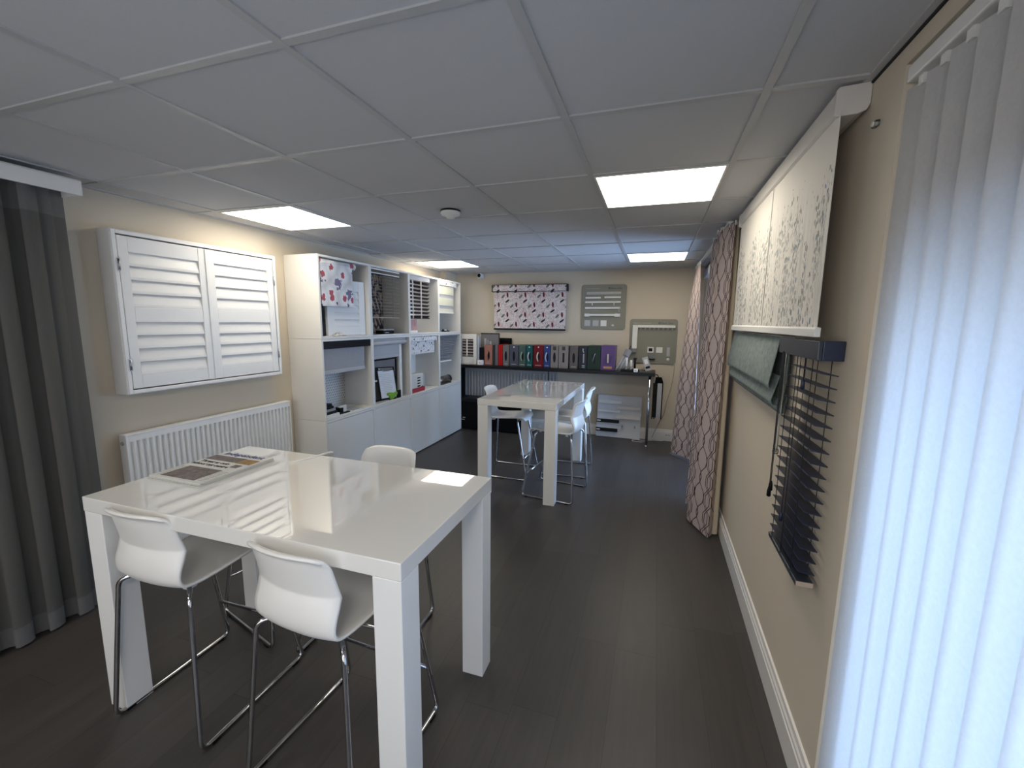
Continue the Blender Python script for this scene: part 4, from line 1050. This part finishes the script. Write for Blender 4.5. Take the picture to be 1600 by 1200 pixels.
# ================================================================== RIGHT WALL : BLINDS
t = thing('roller_blind', 'large white meadow print roller blind pair above the teal roman blind', 'blind', (XR, 1.38, 2.14))
yc0, yc1 = .625, 2.160
prof = [(XR - .001, 2.217), (XR - .078, 2.213), (XR - .082, 2.207), (XR - .082, 2.150), (XR - .075, 2.143), (XR - .028, 2.143), (XR - .010, 2.150), (XR - .001, 2.165)]
MB().prism([(x, yc0 + .014, z) for x, z in prof], (0, yc1 - yc0 - .028, 0)).build('cassette', M['valance'], t)
prof2 = [(XR - .001, 2.220), (XR - .079, 2.216), (XR - .086, 2.208), (XR - .086, 2.142), (XR - .078, 2.137), (XR - .028, 2.139), (XR - .008, 2.148), (XR - .001, 2.165)]
for a in (yc0, yc1 - .014): MB().prism([(x, a, z) for x, z in prof2], (0, .014, 0)).each('end_cap', M['valance'], t, .002)
XFB = XR - .072
for a, b in ((.618, 1.352), (1.362, 2.135)):
    MB().box(XFB - .0012, XFB, a, b, 1.532, 2.15).build('fabric', M['meadow'], t)
    MB().prism([(XFB - .010, a - .010, 1.503), (XFB + .008, a - .010, 1.503), (XFB + .008, a - .010, 1.532), (XFB - .004, a - .010, 1.534), (XFB - .010, a - .010, 1.528)], (0, b - a + .012, 0)).build('bottom_bar', M['white'], t, .002)
t = thing('roman_blind', 'teal folded roman blind under the white meadow print blind', 'blind', (XR, 1.65, 1.3))
MB().box(XR - .05, XR - .002, 1.085, 2.17, 1.462, 1.494).build('head_rail', M['white'], t, .003)
def fold(prof, y0, y1, skew=0):
    return MB().shell([[(x, y, z) for y in [y0 + (y1 - y0) * k / 6 for k in range(7)]] for x, z in prof], .004)
fold([(XR - .052, 1.490), (XR - .058, 1.46), (XR - .070, 1.38), (XR - .083, 1.295), (XR - .080, 1.277), (XR - .066, 1.275), (XR - .050, 1.30)], 1.085, 2.17).build('front_fold', M['teal'], t)
fold([(XR - .045, 1.33), (XR - .058, 1.28), (XR - .070, 1.225), (XR - .064, 1.208), (XR - .048, 1.206), (XR - .036, 1.23)], 1.075, 2.165).build('lower_fold', M['teal'], t)
fold([(XR - .020, 1.46), (XR - .022, 1.30), (XR - .03, 1.21), (XR - .036, 1.185), (XR - .030, 1.172), (XR - .018, 1.176), (XR - .012, 1.25)], 1.07, 2.16).build('rear_fold', M['teal'], t)
MB().tube([(XR - .035, 1.050, 1.47), (XR - .035, 1.052, 1.03), (XR - .035, 1.070, 1.005), (XR - .035, 1.090, 1.03), (XR - .035, 1.092, 1.47)], .0024, .02, 6).build('bead_chain', M['bead'], t)
MB().lathe((XR - .035, 1.071, 1.012), [(0, -.012), (.010, -.01), (.012, 0), (.010, .01), (0, .012)], 12).build('chain_tidy', M['clear'], t)
# venetian
t = thing('venetian_blind', 'navy wooden venetian blind with open slats beside the teal roman blind', 'blind', (XR, .77, 1.1))
vy0, vy1 = .590, 1.012
MB().box(XR - .056, XR - .001, vy0 + .012, vy1, 1.440, 1.484).build('head_rail', M['navy'], t, .002)
MB().box(XR - .072, XR - .058, vy0, vy1 + .005, 1.432, 1.492).build('valance', M['navyface'], t, .003)
MB().box(XR - .058, XR - .001, vy0, vy0 + .012, 1.432, 1.492).build('valance_return', M['navy'], t, .002)
ns = 17
for k in range(ns):
    z = 1.392 - .0403 * k
    a0, a1 = .563 + .003, .935 - .0015 * k + (.006 if k > 8 else -.02)
    tl = math.radians(-9)
    MB().obox((XR - .040, (vy0 - .015 + .930) / 2, z), (math.cos(tl), 0, math.sin(tl)), (0, 1, 0), (-math.sin(tl), 0, math.cos(tl)), .0245, (.930 - vy0 + .015) / 2, .0015).build('slat', M['navy'], t)
r_ = MB().box(XR - .066, XR - .016, vy0 - .015, .930, .700, .718).build('bottom_rail', M['navyface'], t, .002)
MB().box(XR - .065, XR - .017, vy0 - .0162, vy0 - .0148, .701, .717).build('end_grain', M['rawwood'], r_)
for cy in (.64, .76, .88):
    MB().tube([(XR - .066, cy, 1.435), (XR - .066, cy, .715)], .0013, 0, 6).tube([(XR - .015, cy, 1.435), (XR - .015, cy, .715)], .0013, 0, 6).each('ladder_cord', M['cord'], t)
for (cy, zb) in ((.915, .93), (.930, .90)):
    c_ = MB().tube([(XR - .078, cy, 1.44), (XR - .079, cy, zb)], .0016, 0, 6).build('pull_cord', M['cord'], t)
    MB().lathe((XR - .079, cy, zb), [(0, .004), (.004, .002), (.007, -.012), (.008, -.034), (.005, -.038), (0, -.038)], 12).build('tassel', M['black'], c_)
for (cy, zb) in ((.70, 1.36), (.78, .86)):
    cc = MB().tube([(XR - .070, cy, 1.44), (XR - .070, cy, zb)], .0013, 0, 6).build('tilt_cord', M['cord'], t)
    MB().lathe((XR - .070, cy, zb), [(0, .004), (.006, -.002), (.007, -.03), (0, -.034)], 10).build('tassel', M['navy'], cc)
# clip on wall
t = thing('cord_clip', 'small clear cord clip screwed to the wall beside the blind cassette', 'clip', (XR, .55, 2.09))
MB().box(XR - .012, XR - .001, .548, .575, 2.074, 2.09).build('clip', M['clear'], t, .003)
MB().cyl((XR - .016, .561, 2.082), (XR - .001, .561, 2.082), .006, 12).build('screw', M['white'], t)

# ------------------------------------------------------------------ vertical blind in the window recess
t = thing('vertical_blind', 'tall white vertical blind glowing with daylight in a window recess', 'blind', (XR + .04, -.6, 2.14))
MB().box(XR + .002, XR + .040, W1[0] + .01, W1[1] - .006, 2.122, 2.160).build('head_rail', M['white'], t, .004)
VX = XR + .019; k = 0; y = .4445 - .0445
while y > W1[0] + .05:
    a = math.radians(15)
    dy, dx = math.cos(a), math.sin(a)
    hwv = .0452
    pts = [[(VX - dx * hwv * s + .0005 * (1 - s * s), y + dy * hwv * s, z) for z in (.025, .12, .7, 1.3, 1.8, 2.108)] for s in (-1, -.5, 0, .5, 1)]
    v = MB().grid(pts, True); v.build('vane', M['vane'], t)
    MB().box(VX - .006, VX + .006, y - .010, y + .010, 2.100, 2.124).build('hanger', M['white'], t)
    y -= .0835; k += 1

# ------------------------------------------------------------------ patterned curtains at the patio window
def smoothplan(pts, n=5):
    out = []
    P = [Vector((a, b)) for a, b in pts]
    for i in range(len(P) - 1):
        p0, p1, p2, p3 = P[max(i - 1, 0)], P[i], P[i + 1], P[min(i + 2, len(P) - 1)]
        for k in range(n):
            u = k / n; q = .5 * (2 * p1 + (p2 - p0) * u + (2 * p0 - 5 * p1 + 4 * p2 - p3) * u * u + (3 * p1 - p0 - 3 * p2 + p3) * u ** 3)
            out.append((q.x, q.y))
    out.append(tuple(P[-1])); return out
def curtain(label, plan, lining, ztop, loc, top=(.20, .30, 1.0)):
    t = thing('patterned_curtain', label, 'curtain', loc, 'trellis patterned curtains')
    pl = smoothplan(plan); zs = [.014, .3, .8, 1.3, 1.75, 2.05, ztop - .06, ztop]
    cx, k_, pw_ = top
    def sq(z): return 1 - k_ * (z / 1.8) ** pw_ * (1 if z < 1.8 else 1 + .25 * (z - 1.8) / .4)     # drawn together towards the heading
    def mk(plan_):
        P, UV, s = [], [], 0
        for i, (x, y) in enumerate(plan_):
            if i: s += math.hypot(x - plan_[i - 1][0], y - plan_[i - 1][1])
            P.append([(cx + (x - cx) * sq(z), y, z) for z in zs]); UV.append([(s, z) for z in zs])
        return MB().grid(P, True, UV)
    mk(pl).build('drape', M['trellis'], t)
    if lining: mk(smoothplan(lining)).build('lining', M['lining'], t)
    m = MB()
    for i in range(0, len(pl), 9):
        x, y = pl[i]; m.box(cx + (x - cx) * sq(ztop) - .004, cx + (x - cx) * sq(ztop) + .004, y - .004, y + .004, ztop - .012, 2.206)
    m.each('curtain_hook', M['white'], t)
    return t
curtain('near trellis patterned curtain with cream lining beside the roller blind',
        [(.205, 2.335), (.185, 2.290), (.165, 2.262), (.145, 2.30), (.115, 2.37), (.085, 2.44), (.078, 2.468), (.066, 2.470), (.050, 2.52), (.045, 2.56), (.075, 2.63), (.17, 2.68), (.20, 2.72), (.13, 2.77), (.065, 2.83), (.06, 2.87), (.13, 2.93), (.19, 2.98)],
        [(.172, 2.275), (.182, 2.297), (.198, 2.330), (.222, 2.330), (.240, 2.345), (.244, 2.40), (.236, 2.46)], 2.190, (.15, 2.5, 0))
curtain('far trellis patterned curtain nearest the back wall',
        [(.198, 4.20), (.203, 4.145), (.193, 4.127), (.16, 4.165), (.10, 4.25), (.075, 4.275), (.05, 4.30), (.01, 4.345), (-.012, 4.375), (-.012, 4.405), (.05, 4.46), (.15, 4.50), (.20, 4.55), (.12, 4.62), (.06, 4.68), (.12, 4.74), (.19, 4.78)],
        None, 2.180, (.1, 4.4, 0), (.14, .60, 1.3))
t = thing('curtain_track', 'white curtain track on the ceiling above the patterned curtains', 'curtain track', (.165, 3.5, 2.22))
MB().box(.150, .178, 2.34, 4.90, 2.204, 2.2195).build('rail', M['white'], t, .002)
m = MB()
for yy in (2.4, 3.0, 3.6, 4.2, 4.8): m.box(.145, .183, yy - .02, yy + .02, 2.214, 2.2255)
m.each('bracket', M['white'], t)
t = thing('patio_blind_cassette', 'pale blind cassette across the top of the patio window between patterned curtains', 'blind cassette', (XR, 3.75, 2.1))
MB().box(XR - .045, XR - .002, 3.02, 4.68, 2.065, 2.150).build('cassette', M['cassette'], t, .004)
MB().box(XR - .047, XR - .001, 3.008, 3.02, 2.06, 2.152).each('end_cap', M['black'], t)

# ================================================================== LIGHT
def area(name, loc, target, sx_, sy_, power, col):
    l = bpy.data.lights.new(name, 'AREA'); l.shape = 'RECTANGLE'; l.size = sx_; l.size_y = sy_; l.energy = power; l.color = col
    o = bpy.data.objects.new(name, l); C.objects.link(o); o.location = loc
    d = Vector(target) - Vector(loc); o.rotation_euler = d.to_track_quat('-Z', 'Y').to_euler(); return o
DAY = (.40, .62, 1.0)
area('daylight_window', (XR + .42, -.58, .80), (XR, -.58, .80), 2.25, 1.5, 31, DAY)
area('daylight_patio', (XR + .75, 3.6, .95), (XR - 1, 3.4, .6), 1.7, 1.6, 70, DAY)
area('ceiling_lamp_behind', (-.3, -1.5, H - .03), (-.3, -1.5, 0), .56, .56, 14, (1, .94, .84))
area('ceiling_lamp_behind', (-2.7, -1.5, H - .03), (-2.7, -1.5, 0), .56, .56, 12, (1, .94, .84))
area('fill_behind', (-1.4, YF + .05, 1.3), (-1.4, 0, 1.2), 2.4, 1.6, 22, (.86, .92, 1))  # soft fill added behind the camera, no window is built there
wd = bpy.data.worlds.new('world'); bpy.context.scene.world = wd; wd.use_nodes = True
bg = wd.node_tree.nodes['Background']; nt = wd.node_tree      # pale overcast sky over bright paving
tc = nt.nodes.new('ShaderNodeTexCoord'); sp = nt.nodes.new('ShaderNodeSeparateXYZ'); nt.links.new(tc.outputs['Generated'], sp.inputs[0])
mr = nt.nodes.new('ShaderNodeMapRange'); mr.inputs[1].default_value = -.08; mr.inputs[2].default_value = .12; nt.links.new(sp.outputs[2], mr.inputs[0])
mxn = nt.nodes.new('ShaderNodeMix'); mxn.data_type = 'RGBA'; nt.links.new(mr.outputs[0], mxn.inputs[0])
mxn.inputs[6].default_value = (.50, .58, .70, 1); mxn.inputs[7].default_value = (.55, .76, 1.0, 1)
nt.links.new(mxn.outputs[2], bg.inputs[0]); bg.inputs[1].default_value = 1.5

# ================================================================== CAMERA
yaw, pitch, roll = math.radians(-18.32), math.radians(-8.282), math.radians(.628)
fw = Vector((math.sin(yaw) * math.cos(pitch), math.cos(yaw) * math.cos(pitch), math.sin(pitch)))
r0 = Vector((math.cos(yaw), -math.sin(yaw), 0)); u0 = r0.cross(fw)
R = r0 * math.cos(roll) + u0 * math.sin(roll); U = u0 * math.cos(roll) - r0 * math.sin(roll)
cam = bpy.data.cameras.new('camera'); co = bpy.data.objects.new('camera', cam); C.objects.link(co)
mt = Matrix(((R.x, U.x, -fw.x, CAM[0]), (R.y, U.y, -fw.y, CAM[1]), (R.z, U.z, -fw.z, CAM[2]), (0, 0, 0, 1)))
co.matrix_world = mt
cam.sensor_fit = 'HORIZONTAL'; cam.sensor_width = 36; cam.lens = 668.8 / 1600 * 36; cam.clip_start = .02
sc = bpy.context.scene; sc.camera = co
sc.view_settings.view_transform = 'Standard'; sc.view_settings.look = 'None'; sc.view_settings.exposure = .36; sc.view_settings.gamma = 1
try:
    sc.cycles.use_denoising = True; sc.cycles.max_bounces = 10; sc.cycles.diffuse_bounces = 6; sc.cycles.transparent_max_bounces = 12
    sc.cycles.sample_clamp_indirect = 6; sc.cycles.caustics_reflective = False; sc.cycles.caustics_refractive = False
except Exception: pass
